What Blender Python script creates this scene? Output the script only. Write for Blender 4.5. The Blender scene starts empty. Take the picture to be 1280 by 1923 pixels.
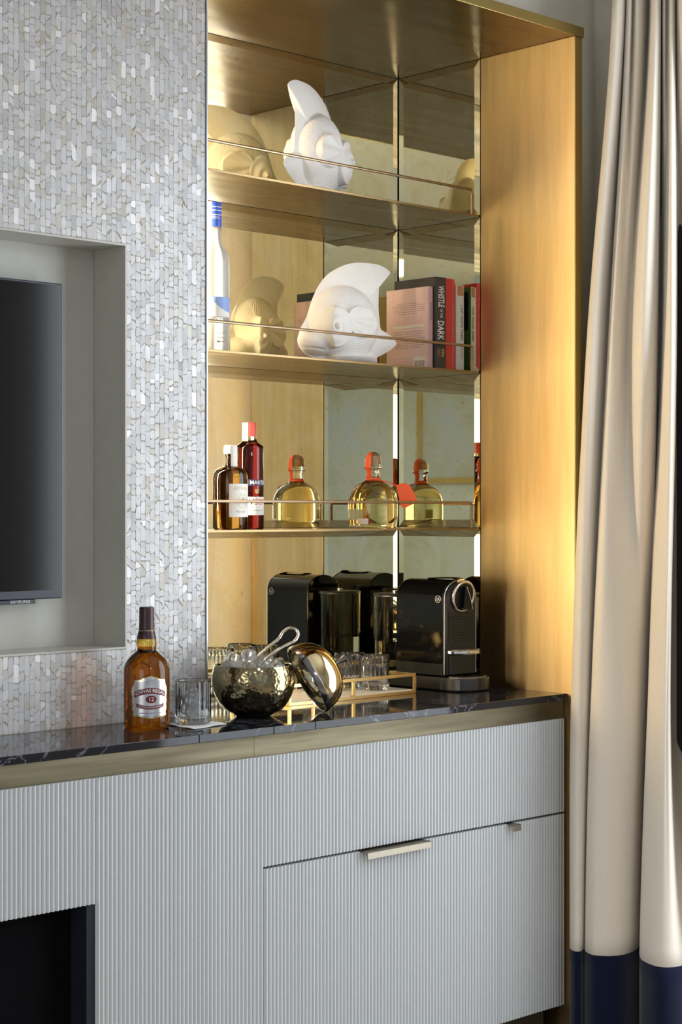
import bpy, bmesh, math, random
from mathutils import Vector, Matrix, noise
random.seed(7)
R = math.radians
sc = bpy.context.scene
COL = sc.collection

# ------------------------------------------------------------------ camera, world, lights, exposure
EYE = 1.305
FPX = 3320.0                       # focal length in pixels of the 1280 px wide frame
YAW = R(46)
cam_data = bpy.data.cameras.new('camera')
cam_data.sensor_fit = 'HORIZONTAL'; cam_data.sensor_width = 36.0
cam_data.lens = FPX / 1280 * 36.0
cam = bpy.data.objects.new('camera', cam_data); COL.objects.link(cam)
cam.location = (0, 0, EYE); cam.rotation_euler = (R(90), 0, YAW - R(90))
sc.camera = cam

world = bpy.data.worlds.new('world'); sc.world = world; world.use_nodes = True
world.node_tree.nodes['Background'].inputs[0].default_value = (0.75, 0.85, 1.0, 1)
world.node_tree.nodes['Background'].inputs[1].default_value = 0.6

def area_light(name, loc, rot, sx, sy, energy, color):
    l = bpy.data.lights.new(name, 'AREA'); l.shape = 'RECTANGLE'; l.size = sx; l.size_y = sy
    l.energy = energy; l.color = color
    o = bpy.data.objects.new(name, l); COL.objects.link(o); o.location = loc; o.rotation_euler = rot
    return o
# daylight through the window in the right wall (faces -X) and the one in the left wall (faces +X)
area_light('window_daylight', (3.585, 1.69, 1.30), (0, R(90), 0), 2.2, 1.58, 52, (0.89, 0.945, 1.0))
area_light('window_sunlight', (-2.185, 0.55, 1.50), (0, R(-90), 0), 1.6, 1.8, 24, (1.0, 0.94, 0.84))
area_light('added_ceiling_fill', (0.8, -1.7, 2.735), (0, 0, 0), 0.9, 0.9, 36, (0.93, 0.96, 1.0))  # fill light added overhead to brighten the room reflected in the mirrors

sc.view_settings.view_transform = 'Standard'
sc.view_settings.look = 'None'
sc.view_settings.gamma = 1.0
sc.view_settings.use_curve_mapping = False
sc.view_settings.exposure = 0.14

# ------------------------------------------------------------------ photo pixel <-> place
CA, SA = math.cos(YAW), math.sin(YAW)
def proj(x, y, z):
    d = x*CA + y*SA; l = x*SA - y*CA
    return 640 + FPX*l/d, 961.5 - FPX*(z - EYE)/d, d
def ray(u):
    k = (u - 640)/FPX
    return CA + k*SA, SA - k*CA
def on_x(u, v, X):
    r = ray(u); d = X/r[0]; return X, d*r[1], EYE + (961.5 - v)/FPX*d
def on_y(u, v, Y):
    r = ray(u); d = Y/r[1]; return d*r[0], Y, EYE + (961.5 - v)/FPX*d
def at_depth(u, d):
    r = ray(u); return d*r[0], d*r[1]
def face_cam(x, y):                # z rotation that turns local -Y to the camera
    return math.atan2(-y, -x) + R(90)

# ------------------------------------------------------------------ main planes (metres)
CTR = 0.8615                       # counter top
CF = 2.7255                        # counter and cabinet front
PF = 2.701                         # front of the brass surround
MY = 2.992                         # mosaic wall face
SF = 3.010                         # shelf fronts
BY = 3.300                         # back mirror
SX = 3.400                         # inner face of the brass side panel / right mirror
MX = 2.480                         # right end of the mosaic wall
SH = [1.265, 1.665, 2.065]         # shelf tops
SOF = 2.465                        # soffit underside
WX = 3.60                          # window wall
WLX, WFY, CEIL = -2.2, -3.0, 2.80

# ------------------------------------------------------------------ materials
def mat(name, color=(0.8, 0.8, 0.8), rough=0.5, metal=0.0, trans=0.0, ior=1.5, aniso=0.0, tangent=None, spec=None, coat=0.0):
    m = bpy.data.materials.new(name); m.use_nodes = True
    b = m.node_tree.nodes['Principled BSDF']
    b.inputs['Base Color'].default_value = (*color, 1)
    b.inputs['Roughness'].default_value = rough
    b.inputs['Metallic'].default_value = metal
    b.inputs['Transmission Weight'].default_value = trans
    b.inputs['IOR'].default_value = ior
    b.inputs['Coat Weight'].default_value = coat
    if spec is not None: b.inputs['Specular IOR Level'].default_value = spec
    if aniso:
        b.inputs['Anisotropic'].default_value = aniso
        n = m.node_tree.nodes.new('ShaderNodeCombineXYZ')
        for i in range(3): n.inputs[i].default_value = tangent[i]
        m.node_tree.links.new(n.outputs[0], b.inputs['Tangent'])
    return m
def nodes(m): return m.node_tree.nodes, m.node_tree.links, m.node_tree.nodes['Principled BSDF']
def noise_tex(m, scale=(1, 1, 1), nscale=5.0, detail=4.0, rough=0.6, coord='Object', dist=0.0):
    N, L, b = nodes(m)
    tc = N.new('ShaderNodeTexCoord'); mp = N.new('ShaderNodeMapping'); nz = N.new('ShaderNodeTexNoise')
    mp.inputs['Scale'].default_value = scale
    nz.inputs['Scale'].default_value = nscale; nz.inputs['Detail'].default_value = detail
    nz.inputs['Roughness'].default_value = rough; nz.inputs['Distortion'].default_value = dist
    L.new(tc.outputs[coord], mp.inputs[0]); L.new(mp.outputs[0], nz.inputs['Vector'])
    return nz
def ramp(m, src, stops, out=None):
    N, L, b = nodes(m)
    r = N.new('ShaderNodeValToRGB'); e = r.color_ramp.elements
    while len(e) < len(stops): e.new(0.5)
    for k, (p, c) in enumerate(stops): e[k].position = p; e[k].color = (*c, 1) if len(c) == 3 else c
    L.new(src, r.inputs[0])
    if out: L.new(r.outputs[0], b.inputs[out])
    return r
def bump(m, src, strength=0.2, dist=0.002):
    N, L, b = nodes(m)
    n = N.new('ShaderNodeBump'); n.inputs['Strength'].default_value = strength; n.inputs['Distance'].default_value = dist
    L.new(src, n.inputs['Height']); L.new(n.outputs[0], b.inputs['Normal'])
def g3(v): return (v, v, v)

M = {}
def brass(name, c1, c2, rough, tangent, stretch, aniso=0.75):
    m = mat(name, c1, rough, 1.0, aniso=aniso, tangent=tangent)
    nz = noise_tex(m, stretch, 3.0, 5, 0.65, 'Object')
    ramp(m, nz.outputs['Fac'], [(0.3, c2), (0.7, c1)], 'Base Color')
    nz2 = noise_tex(m, stretch, 2.0, 3, 0.5, 'Object')
    ramp(m, nz2.outputs['Fac'], [(0.3, g3(rough*0.85)), (0.7, g3(rough*1.2))], 'Roughness')
    return m
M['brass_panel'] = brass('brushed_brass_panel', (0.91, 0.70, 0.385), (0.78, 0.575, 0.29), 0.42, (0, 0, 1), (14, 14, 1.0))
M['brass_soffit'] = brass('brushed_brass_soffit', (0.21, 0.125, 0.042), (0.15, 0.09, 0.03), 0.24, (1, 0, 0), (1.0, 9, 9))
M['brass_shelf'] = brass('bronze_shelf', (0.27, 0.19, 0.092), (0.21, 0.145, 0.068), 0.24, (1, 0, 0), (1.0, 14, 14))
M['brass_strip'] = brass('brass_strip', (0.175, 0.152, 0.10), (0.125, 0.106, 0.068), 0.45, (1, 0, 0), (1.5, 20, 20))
M['brass_edge'] = mat('dark_brass_edge', (0.40, 0.31, 0.12), 0.35, 1.0)
M['rod'] = mat('bronze_rod', (0.36, 0.26, 0.165), 0.32, 1.0)
M['tray_brass'] = mat('tray_brass', (0.72, 0.53, 0.24), 0.22, 1.0)
M['chrome'] = mat('chrome', (0.82, 0.80, 0.78), 0.08, 1.0)
M['steel'] = mat('brushed_steel', (0.62, 0.60, 0.57), 0.25, 1.0)
M['handle'] = mat('antique_nickel', (0.25, 0.22, 0.175), 0.42, 1.0)

# antiqued mirror
m = mat('antique_mirror', (0.8, 0.75, 0.5), 0.03, 1.0); M['mirror'] = m
N, L, b = nodes(m)
nA = noise_tex(m, (1, 1, 1), 7.0, 6, 0.62, 'Object', 0.6)
rA = ramp(m, nA.outputs['Fac'], [(0.30, (0.80, 0.74, 0.50)), (0.52, (0.90, 0.85, 0.64)), (0.72, (0.86, 0.86, 0.74))])
nB = noise_tex(m, (1, 1, 1), 42.0, 5, 0.7, 'Object', 1.5)
rB = ramp(m, nB.outputs['Fac'], [(0.62, (1, 1, 1)), (0.76, (0.45, 0.40, 0.25))])
mx = N.new('ShaderNodeMix'); mx.data_type = 'RGBA'; mx.blend_type = 'MULTIPLY'; mx.inputs[0].default_value = 0.75
L.new(rA.outputs[0], mx.inputs[6]); L.new(rB.outputs[0], mx.inputs[7]); L.new(mx.outputs[2], b.inputs['Base Color'])
ramp(m, nA.outputs['Fac'], [(0.35, g3(0.008)), (0.75, g3(0.030))], 'Roughness')

# black marble
m = mat('black_marble', (0.012, 0.012, 0.015), 0.06, 0.0, coat=0.0, spec=0.28); M['marble'] = m
nz = noise_tex(m, (1, 1.6, 1), 2.2, 7, 0.62, 'Object', 2.0)
ramp(m, nz.outputs['Fac'], [(0.0, (0.010, 0.010, 0.014)), (0.494, (0.013, 0.013, 0.017)), (0.503, (0.16, 0.17, 0.20)), (0.511, (0.013, 0.013, 0.017)), (1.0, (0.02, 0.02, 0.026))], 'Base Color')

# mother-of-pearl
m = mat('mother_of_pearl', (0.75, 0.75, 0.75), 0.3, 0.0, spec=0.6); M['pearl'] = m
N, L, b = nodes(m)
at = N.new('ShaderNodeAttribute'); at.attribute_name = 'tint'
nz = noise_tex(m, (60, 60, 22), 1.0, 4, 0.6, 'Object', 0.5)
rr = ramp(m, nz.outputs['Fac'], [(0.25, (0.84, 0.83, 0.81)), (0.55, (0.95, 0.95, 0.96)), (0.8, (1, 1, 1))])
mx = N.new('ShaderNodeMix'); mx.data_type = 'RGBA'; mx.blend_type = 'MULTIPLY'; mx.inputs[0].default_value = 1.0
L.new(at.outputs['Color'], mx.inputs[6]); L.new(rr.outputs[0], mx.inputs[7]); L.new(mx.outputs[2], b.inputs['Base Color'])
ramp(m, nz.outputs['Fac'], [(0.3, g3(0.42)), (0.7, g3(0.16))], 'Roughness')
m = mat('tan_grout', (0.36, 0.31, 0.24), 0.7); M['grout'] = m
nz = noise_tex(m, (1, 1, 1), 60, 3); ramp(m, nz.outputs['Fac'], [(0.3, (0.36, 0.325, 0.265)), (0.7, (0.46, 0.42, 0.35))], 'Base Color')

def plain(key, color, rough=0.5, var=0.94, **k):
    m = mat(key, color, rough, **k)
    nz = noise_tex(m, (1, 1, 1), 35, 3)
    ramp(m, nz.outputs['Fac'], [(0.3, tuple(c*var for c in color)), (0.7, color)], 'Base Color')
    M[key] = m; return m
plain('lacquer', (0.61, 0.635, 0.65), 0.36, 0.99)
plain('recess_paint', (0.52, 0.515, 0.465), 0.36)
plain('wall_paint', (0.64, 0.61, 0.53), 0.75)
plain('room_wall', (0.66, 0.73, 0.82), 0.75)
plain('ceiling_paint', (0.80, 0.80, 0.79), 0.8)
plain('dark_void', (0.003, 0.003, 0.004), 0.8, spec=0.05)
plain('carcass_dark', (0.016, 0.018, 0.028), 0.6, spec=0.2)
plain('plinth', (0.05, 0.04, 0.025), 0.6)
plain('ceramic', (0.92, 0.905, 0.88), 0.5)
plain('black_gloss', (0.004, 0.004, 0.0045), 0.05, spec=0.4)
plain('black_satin', (0.014, 0.014, 0.015), 0.32)
plain('drip_metal', (0.07, 0.066, 0.064), 0.28, metal=0.6)
plain('white_paper', (0.86, 0.85, 0.83), 0.7)
plain('cream_paper', (0.86, 0.82, 0.70), 0.7)
plain('dark_ink', (0.05, 0.04, 0.05), 0.6)
plain('grey_ink', (0.32, 0.24, 0.22), 0.7)
plain('rose_ink', (0.55, 0.33, 0.31), 0.7)
plain('pink_cover', (0.82, 0.57, 0.53), 0.5)
plain('pink_spine', (0.55, 0.33, 0.34), 0.5)
plain('black_cover', (0.035, 0.032, 0.030), 0.4)
plain('red_cover', (0.62, 0.035, 0.03), 0.30)
plain('white_cover', (0.66, 0.64, 0.58), 0.45)
plain('green_cover', (0.10, 0.24, 0.09), 0.45)
plain('rust_ink', (0.50, 0.22, 0.10), 0.6)
plain('gold_ink', (0.65, 0.48, 0.16), 0.5)
plain('burgundy', (0.035, 0.009, 0.013), 0.35)
plain('burgundy_label', (0.17, 0.012, 0.03), 0.45)
plain('gold_foil', (0.78, 0.66, 0.36), 0.25, metal=0.8)
plain('silver_foil', (0.72, 0.73, 0.76), 0.22, metal=0.8)
plain('orange_ribbon', (0.90, 0.12, 0.025), 0.5)
plain('cork', (0.62, 0.38, 0.20), 0.7)
plain('blue_foil', (0.05, 0.12, 0.62), 0.35)
plain('red_foil', (0.70, 0.08, 0.06), 0.35)
plain('sky_blue_print', (0.28, 0.42, 0.80), 0.5)
plain('navy_ink', (0.03, 0.035, 0.10), 0.5)
plain('mauve_ink', (0.30, 0.27, 0.38), 0.6)
plain('seal_paper', (0.88, 0.86, 0.80), 0.5)
plain('tv_black', (0.012, 0.012, 0.016), 0.3)
plain('tv_bezel', (0.015, 0.017, 0.035), 0.3)
plain('screen', (0.003, 0.003, 0.004), 0.10, spec=0.35)
plain('logo_grey', (0.45, 0.46, 0.50), 0.4)
plain('oak_floor', (0.46, 0.40, 0.33), 0.6)
plain('tray_base', (0.72, 0.66, 0.55), 0.25)
plain('picture_print', (0.55, 0.60, 0.66), 0.5)
plain('frame_gold', (0.70, 0.50, 0.18), 0.35, metal=0.9)
plain('window_grey', (0.055, 0.055, 0.06), 0.5)
M['silver_trim'] = mat('silver_trim', (0.55, 0.57, 0.62), 0.35, 0.7)
M['bucket'] = mat('hammered_brass', (0.30, 0.255, 0.15), 0.12, 1.0)
N, L, b = nodes(M['bucket'])
tc = N.new('ShaderNodeTexCoord'); vo = N.new('ShaderNodeTexVoronoi'); vo.inputs['Scale'].default_value = 120; vo.feature = 'F1'
L.new(tc.outputs['Object'], vo.inputs['Vector']); bump(M['bucket'], vo.outputs['Distance'], 0.28, 0.003)
M['lid_brass'] = mat('polished_brass_lid', (0.66, 0.53, 0.30), 0.07, 1.0)
M['lid_inside'] = mat('polished_lid_inside', (0.72, 0.66, 0.46), 0.07, 1.0)
M['lid_rim'] = mat('gunmetal_rim', (0.22, 0.21, 0.22), 0.18, 1.0)

def fabric(name, c):
    m = mat(name, c, 0.95, spec=0.1); m.node_tree.nodes['Principled BSDF'].inputs['Sheen Weight'].default_value = 0.25
    nz = noise_tex(m, (300, 300, 300), 1.0, 2); ramp(m, nz.outputs['Fac'], [(0.3, tuple(v*0.93 for v in c)), (0.7, c)], 'Base Color')
    bump(m, nz.outputs['Fac'], 0.15, 0.0006)
    M[name] = m
fabric('ivory_fabric', (0.82, 0.75, 0.65)); fabric('navy_fabric', (0.004, 0.007, 0.028)); fabric('napkin_cloth', (0.85, 0.85, 0.85))

def glass(name, stops, ior=1.45, rough=0.0):
    """clear or tinted glass; stops = [(z, colour)...] along the object's own height, hard steps"""
    m = mat(name, stops[0][1], rough, 0.0, 1.0, ior)
    if len(stops) > 1:
        N, L, b = nodes(m)
        tc = N.new('ShaderNodeTexCoord'); sp = N.new('ShaderNodeSeparateXYZ'); L.new(tc.outputs['Object'], sp.inputs[0])
        r = ramp(m, sp.outputs[2], stops, 'Base Color'); r.color_ramp.interpolation = 'CONSTANT'
    M[name] = m; return m
glass('clear_glass', [(0, (0.97, 0.98, 0.98))], 1.45)
glass('ice', [(0, (0.92, 0.94, 0.97))], 1.31, 0.10); M['ice'].node_tree.nodes['Principled BSDF'].inputs['Transmission Weight'].default_value = 0.84
glass('whisky', [(0, (0.40, 0.115, 0.005)), (0.166, (0.80, 0.55, 0.09))], 1.38)
glass('tequila', [(0, (0.90, 0.80, 0.40)), (0.100, (0.95, 0.96, 0.92))], 1.38)
glass('cognac', [(0, (0.10, 0.008, 0.006)), (0.196, (0.93, 0.90, 0.80))], 1.38)
glass('brown_glass', [(0, (0.16, 0.075, 0.012))], 1.45)
glass('frosted_glass', [(0, (0.90, 0.93, 0.95))], 1.38, 0.22)
N, L, b = nodes(M['frosted_glass'])
b.inputs['Transmission Weight'].default_value = 0.62; b.inputs['Base Color'].default_value = (0.60, 0.61, 0.61, 1)
glass('tank_glass', [(0, (0.93, 0.93, 0.90))], 1.16)

# ------------------------------------------------------------------ mesh helpers
class MB:
    def __init__(self): self.v = []; self.f = []
    def quad(self, *p):
        i = len(self.v); self.v += [tuple(q) for q in p]; self.f.append(tuple(range(i, i + len(p)))); return self
    def box(self, x0, x1, y0, y1, z0, z1):
        i = len(self.v)
        self.v += [(x0,y0,z0),(x1,y0,z0),(x1,y1,z0),(x0,y1,z0),(x0,y0,z1),(x1,y0,z1),(x1,y1,z1),(x0,y1,z1)]
        self.f += [tuple(i+k for k in q) for q in ((0,3,2,1),(4,5,6,7),(0,1,5,4),(1,2,6,5),(2,3,7,6),(3,0,4,7))]
        return self
    def prism(self, pts, z0, z1):              # polygon (counter-clockwise) in XY
        i = len(self.v); n = len(pts)
        self.v += [(x, y, z0) for x, y in pts] + [(x, y, z1) for x, y in pts]
        self.f += [tuple(i + k for k in range(n-1, -1, -1)), tuple(i + n + k for k in range(n))]
        self.f += [(i+k, i+(k+1) % n, i+n+(k+1) % n, i+n+k) for k in range(n)]
        return self
    def extrude(self, pts, axis, a, b):        # polygon extruded along axis 'x' or 'y'
        n = len(pts); i = len(self.v)
        def P(q, t): return (t, q[0], q[1]) if axis == 'x' else (q[0], t, q[1])
        self.v += [P(q, a) for q in pts] + [P(q, b) for q in pts]
        self.f += [tuple(range(i, i+n)), tuple(range(i+2*n-1, i+n-1, -1))]
        self.f += [(i+k, i+n+k, i+n+(k+1) % n, i+(k+1) % n) for k in range(n)]
        return self
    def lathe(self, prof, seg=48, cx=0, cy=0, cap0=True, cap1=True, rf=None, a0=0.0, a1=None):
        """prof = [(r, z)...]; rf(angle, r, z) may alter the radius"""
        i = len(self.v); n = len(prof); full = a1 is None
        cols = seg if full else seg + 1
        for j in range(cols):
            a = 2*math.pi*j/seg if full else a0 + (a1 - a0)*j/seg
            for r, z in prof:
                q = rf(a, r, z) if rf else r
                self.v.append((cx + q*math.sin(a), cy - q*math.cos(a), z))
        for j in range(seg):
            j2 = (j + 1) % cols
            for k in range(n - 1):
                self.f.append((i+j*n+k, i+j2*n+k, i+j2*n+k+1, i+j*n+k+1))
        if full:
            if cap0 and prof[0][0] > 1e-6: self.f.append(tuple(i+j*n for j in range(seg-1, -1, -1)))
            if cap1 and prof[-1][0] > 1e-6: self.f.append(tuple(i+j*n+n-1 for j in range(seg)))
        return self
    def tube(self, path, r, seg=10, r2=None, up=(0, 0, 1), closed=False):
        pts = [Vector(p) for p in path]; n = len(pts); i = len(self.v); upv = Vector(up)
        for k, p in enumerate(pts):
            a = pts[(k-1) % n] if closed or k > 0 else p
            b = pts[(k+1) % n] if closed or k < n-1 else p
            t = (b - a).normalized(); s = t.cross(upv)
            if s.length < 1e-4: s = t.cross(Vector((1, 0, 0)))
            s.normalize(); w = s.cross(t).normalized()
            for j in range(seg):
                an = 2*math.pi*j/seg
                self.v.append(tuple(p + s*(math.cos(an)*r) + w*(math.sin(an)*(r2 or r))))
        for k in range(n if closed else n-1):
            k2 = (k+1) % n
            for j in range(seg):
                j2 = (j+1) % seg
                self.f.append((i+k*seg+j, i+k*seg+j2, i+k2*seg+j2, i+k2*seg+j))
        if not closed:
            self.f.append(tuple(i+j for j in range(seg-1, -1, -1))); self.f.append(tuple(i+(n-1)*seg+j for j in range(seg)))
        return self
    def build(self, name, material, parent=None, smooth=False, bevel=0.0, segs=2, fix=True):
        me = bpy.data.meshes.new(name); me.from_pydata(self.v, [], self.f); me.update()
        if fix:
            bm = bmesh.new(); bm.from_mesh(me); bmesh.ops.remove_doubles(bm, verts=bm.verts, dist=1e-6)
            bmesh.ops.recalc_face_normals(bm, faces=bm.faces); bm.to_mesh(me); bm.free()
        me.materials.append(M[material] if isinstance(material, str) else material)
        o = bpy.data.objects.new(name, me); COL.objects.link(o)
        if parent: o.parent = parent
        if smooth:
            for p in me.polygons: p.use_smooth = True
            if smooth != 'all': me.set_sharp_from_angle(angle=R(40))
        if bevel:
            bv = o.modifiers.new('bevel', 'BEVEL'); bv.width = bevel; bv.segments = segs; bv.limit_method = 'ANGLE'; bv.angle_limit = R(40)
        return o

def thing(name, label, cat, loc=(0, 0, 0), rz=0.0, group=None):
    o = bpy.data.objects.new(name, None); COL.objects.link(o); o.location = loc; o.rotation_euler = (0, 0, rz)
    o.empty_display_size = 0.05
    o['label'] = label; o['category'] = cat
    if group: o['group'] = group
    return o
def tag(o, label, cat, group=None):
    o['label'] = label; o['category'] = cat
    if group: o['group'] = group
    return o
def struct(o, label=None):
    o['kind'] = 'structure'
    if label: o['label'] = label
    return o
def smoothstep(t): t = max(0.0, min(1.0, t)); return t*t*(3 - 2*t)
def catmull(pts, sub=8, closed=False):
    out = []; n = len(pts)
    for k in range(n if closed else n - 1):
        p = [pts[(k+d) % n] if closed else pts[max(0, min(n-1, k+d))] for d in (-1, 0, 1, 2)]
        for s in range(sub):
            t = s/sub
            out.append(tuple(0.5*((2*b) + (c-a)*t + (2*a-5*b+4*c-d)*t*t + (3*b-a-3*c+d)*t**3) for a, b, c, d in zip(*p)))
    if not closed: out.append(tuple(pts[-1]))
    return out
def text_mesh(txt, size, bold=0.0, spacing=1.0, xscale=1.0):
    """flat lettering centred on the origin, as (verts, faces)"""
    cu = bpy.data.curves.new('lettering', 'FONT'); cu.body = txt; cu.size = size; cu.align_x = 'CENTER'; cu.align_y = 'CENTER'
    cu.space_character = spacing; cu.resolution_u = 2; cu.offset = bold
    ob = bpy.data.objects.new('lettering', cu); COL.objects.link(ob)
    bpy.context.view_layer.update()
    me = bpy.data.meshes.new_from_object(ob)
    v = [(p.co.x*xscale, p.co.y) for p in me.vertices]; f = [tuple(p.vertices) for p in me.polygons]
    bpy.data.objects.remove(ob); bpy.data.curves.remove(cu); bpy.data.meshes.remove(me)
    return v, f
def lettering(name, txt, size, material, parent, fn, bold=0.0, spacing=1.0, xscale=1.0, fit=None):
    v, f = text_mesh(txt, size, bold, spacing, xscale)
    if fit:
        w_ = max(p[0] for p in v) - min(p[0] for p in v); v = [(p[0]*fit/w_, p[1]) for p in v]
    mb = MB(); mb.v = [fn(x, y) for x, y in v]; mb.f = f
    return mb.build(name, material, parent, fix=False)
def wrap(rad, a0, z0, arch=0.0):
    """flat (x, y) -> on a cylinder of radius rad about local Z, centred at angle a0 (from -Y to the right)"""
    def fn(x, y):
        a = a0 + x/rad
        return (rad*math.sin(a), -rad*math.cos(a), z0 + y - arch*x*x)
    return fn
def patch(outline, rad, a0, z0, cells=14):
    """label cut to an outline [(x, y)...] symmetric enough to be built of horizontal strips, wrapped on a cylinder"""
    mb = MB(); fn = wrap(rad, a0, z0); ys = [p[1] for p in outline]; lo, hi = min(ys), max(ys); n = len(outline); rows = 40
    def span(y):
        xs = []
        for k in range(n):
            (xa, ya), (xb, yb) = outline[k], outline[(k+1) % n]
            if (ya <= y) != (yb <= y): xs.append(xa + (xb-xa)*(y-ya)/(yb-ya))
        return (min(xs), max(xs)) if len(xs) > 1 else (0, 0)
    for r in range(rows + 1):
        y = lo + (hi-lo)*min(max(r/rows, 1e-3), 1-1e-3); a, b = span(y)
        for c in range(cells + 1): mb.v.append(fn(a + (b-a)*c/cells, lo + (hi-lo)*r/rows))
    for r in range(rows):
        for c in range(cells):
            i = r*(cells+1)+c; mb.f.append((i, i+1, i+cells+2, i+cells+1))
    return mb
def rect(w, h): return [(-w/2, -h/2), (w/2, -h/2), (w/2, h/2), (-w/2, h/2)]

# ================================================================== THE SETTING
floor = struct(MB().box(WLX-0.1, WX+0.1, WFY-0.1, 3.5, -0.05, 0).build('floor', 'oak_floor'))
ceiling = struct(MB().box(WLX-0.1, WX+0.1, WFY-0.1, 3.5, CEIL, CEIL+0.05).build('ceiling', 'ceiling_paint'))
# left wall with the second window, room wall behind the camera
wl = MB()
wl.box(WLX-0.1, WLX, WFY, -0.40, 0, CEIL).box(WLX-0.1, WLX, 1.50, 3.4, 0, CEIL)
wl.box(WLX-0.1, WLX, -0.40, 1.50, 0, 0.65).box(WLX-0.1, WLX, -0.40, 1.50, 2.35, CEIL)
struct(wl.build('wall_left', 'room_wall'))
struct(MB().box(WLX-0.1, WX+0.1, WFY-0.1, WFY, 0, CEIL).build('wall_front', 'room_wall'))
wr = MB()
wr.box(WX, WX+0.1, WFY, 0.84, 0, CEIL).box(WX, WX+0.1, 2.545, 3.5, 0, CEIL)
wr.box(WX, WX+0.1, 0.84, 2.545, 0, 0.14).box(WX, WX+0.1, 0.84, 2.545, 2.46, CEIL)
struct(wr.build('wall_right', 'wall_paint'))
def window(name, X, sgn, y0, y1, z0, z1):
    w = thing(name, 'tall window with a slim grey frame', 'window'); del w['category']; struct(w)
    fr = MB(); t = 0.045; a, c = sorted((X, X + sgn*0.06))
    fr.box(a, c, y0, y0+t, z0, z1).box(a, c, y1-t, y1, z0, z1).box(a, c, y0+t, y1-t, z0, z0+t).box(a, c, y0+t, y1-t, z1-t, z1)
    fr.build('window_frame', 'window_grey', w)
    g0, g1 = sorted((X + sgn*0.045, X + sgn*0.050))
    MB().box(g0, g1, y0+t, y1-t, z0+t, z1-t).build('pane', 'clear_glass', w)
window('window_1', WX, 1, 0.84, 2.545, 0.14, 2.46)
window('window_2', WLX, -1, -0.40, 1.50, 0.65, 2.35)
# wall beside and above the brass surround
struct(MB().box(WLX, WX, 2.796, 3.45, SOF+0.022, CEIL).build('wall_bulkhead', 'wall_paint'))
struct(MB().box(SX+0.027, WX, 2.796, 3.45, 0, SOF+0.022).build('wall_return', 'wall_paint'))
# mosaic wall: backing of grout round the television recess
RX0, RX1, RZ0, RZ1, RY = 0.845, 2.261, 1.0174, 1.8690, 3.0993
wb = MB()
GY = MY + 0.0012
wb.box(WLX, RX0, GY, 3.40, 0, SOF).box(RX1, MX-0.002, GY, 3.40, 0, SOF)
wb.box(RX0, RX1, GY, 3.40, 0, RZ0).box(RX0, RX1, GY, 3.40, RZ1, SOF)
wall_back = struct(wb.build('wall_back', 'grout'))
tr = MB()
tr.box(MX-0.002, MX+0.001, MY-0.003, BY, CTR, SOF)
struct(tr.build('trim_1', 'silver_trim'))
lin = MB(); e = 0.004
lin.box(RX1-e, RX1, MY-0.002, RY, RZ0, RZ1).box(RX0, RX0+e, MY-0.002, RY, RZ0, RZ1)
lin.box(RX0+e, RX1-e, MY-0.002, RY, RZ0, RZ0+e).box(RX0+e, RX1-e, MY-0.002, RY, RZ1-e, RZ1)
lin.box(RX0, RX1, RY+0.0015, RY+0.02, RZ0, RZ1)
struct(lin.build('trim_2', 'recess_paint'), 'painted grey lining of the television recess')

# shell tiles ---------------------------------------------------------------
def tile_poly(x0, x1, za, zb, sa, sb):
    """irregular piece of shell in one strip; za/zb ends with slants"""
    g = 0.00022
    x0 += g; x1 -= g; w = x1 - x0
    p = [[x0, za - sa], [x1, za + sa], [x1, zb + sb], [x0, zb - sb]]
    out = []
    for k in range(4):
        q = p[k]
        if random.random() < 0.42:             # a broken or rounded corner
            c = random.uniform(0.15, 0.60)*w; h = random.uniform(0.10, 0.30)*(zb-za)
            sx = 1 if k in (0, 3) else -1; sz = 1 if k in (0, 1) else -1
            a = [q[0], q[1] + sz*h]; bb = [q[0] + sx*c, q[1]]; mid = [q[0]+sx*c*0.32, q[1]+sz*h*0.32]
            out += [a, mid, bb] if k in (0, 2) else [bb, mid, a]
        else: out.append(q)
    return out
def tile_geo(poly):
    th = 0.0006 + random.uniform(-0.0002, 0.0003)
    cx = sum(p[0] for p in poly)/len(poly); cz = sum(p[1] for p in poly)/len(poly)
    tx = random.gauss(0, 0.020); tz = random.gauss(0, 0.012)
    if random.random() < 0.14: tx *= 2.5; tz *= 2.5
    n = len(poly)
    v = [(x, MY + 0.0010 - th + (x-cx)*tx + (z-cz)*tz, z) for x, z in poly] + [(x, GY + 0.0002, z) for x, z in poly]
    f = [tuple(range(n))] + [(k, n+k, n+(k+1) % n, (k+1) % n) for k in range(n)]
    return v, f
tiles = []
pitch = (MX - 0.003 - RX1)/17
ncol0 = int((RX1 - 1.30)/pitch)
for ci in range(-ncol0, 17):
    x0 = RX1 + ci*pitch; x1 = x0 + pitch
    z = CTR + 0.001; spans = [(CTR + 0.001, SOF - 0.001)] if ci >= 0 else [(CTR + 0.001, RZ0 - 0.0012), (RZ1 + 0.0012, SOF - 0.001)]
    for s0, s1 in spans:
        z = s0; sl = 0.0
        while z < s1 - 0.004:
            h = random.choice((random.uniform(0.009, 0.015), random.uniform(0.013, 0.024), random.uniform(0.018, 0.036)))
            zb = z + h
            if s1 - zb < 0.008: zb = s1
            sn = 0.0 if zb >= s1 else random.choice((0, 0, random.uniform(-0.003, 0.003), random.uniform(-0.0055, 0.0055)))
            gap = 0.0 if zb >= s1 else random.choice((0.0004, 0.0006, 0.0012, 0.0028))
            tiles.append(tile_poly(x0, x1, z, zb - gap, sl, sn))
            z = zb; sl = sn
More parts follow.
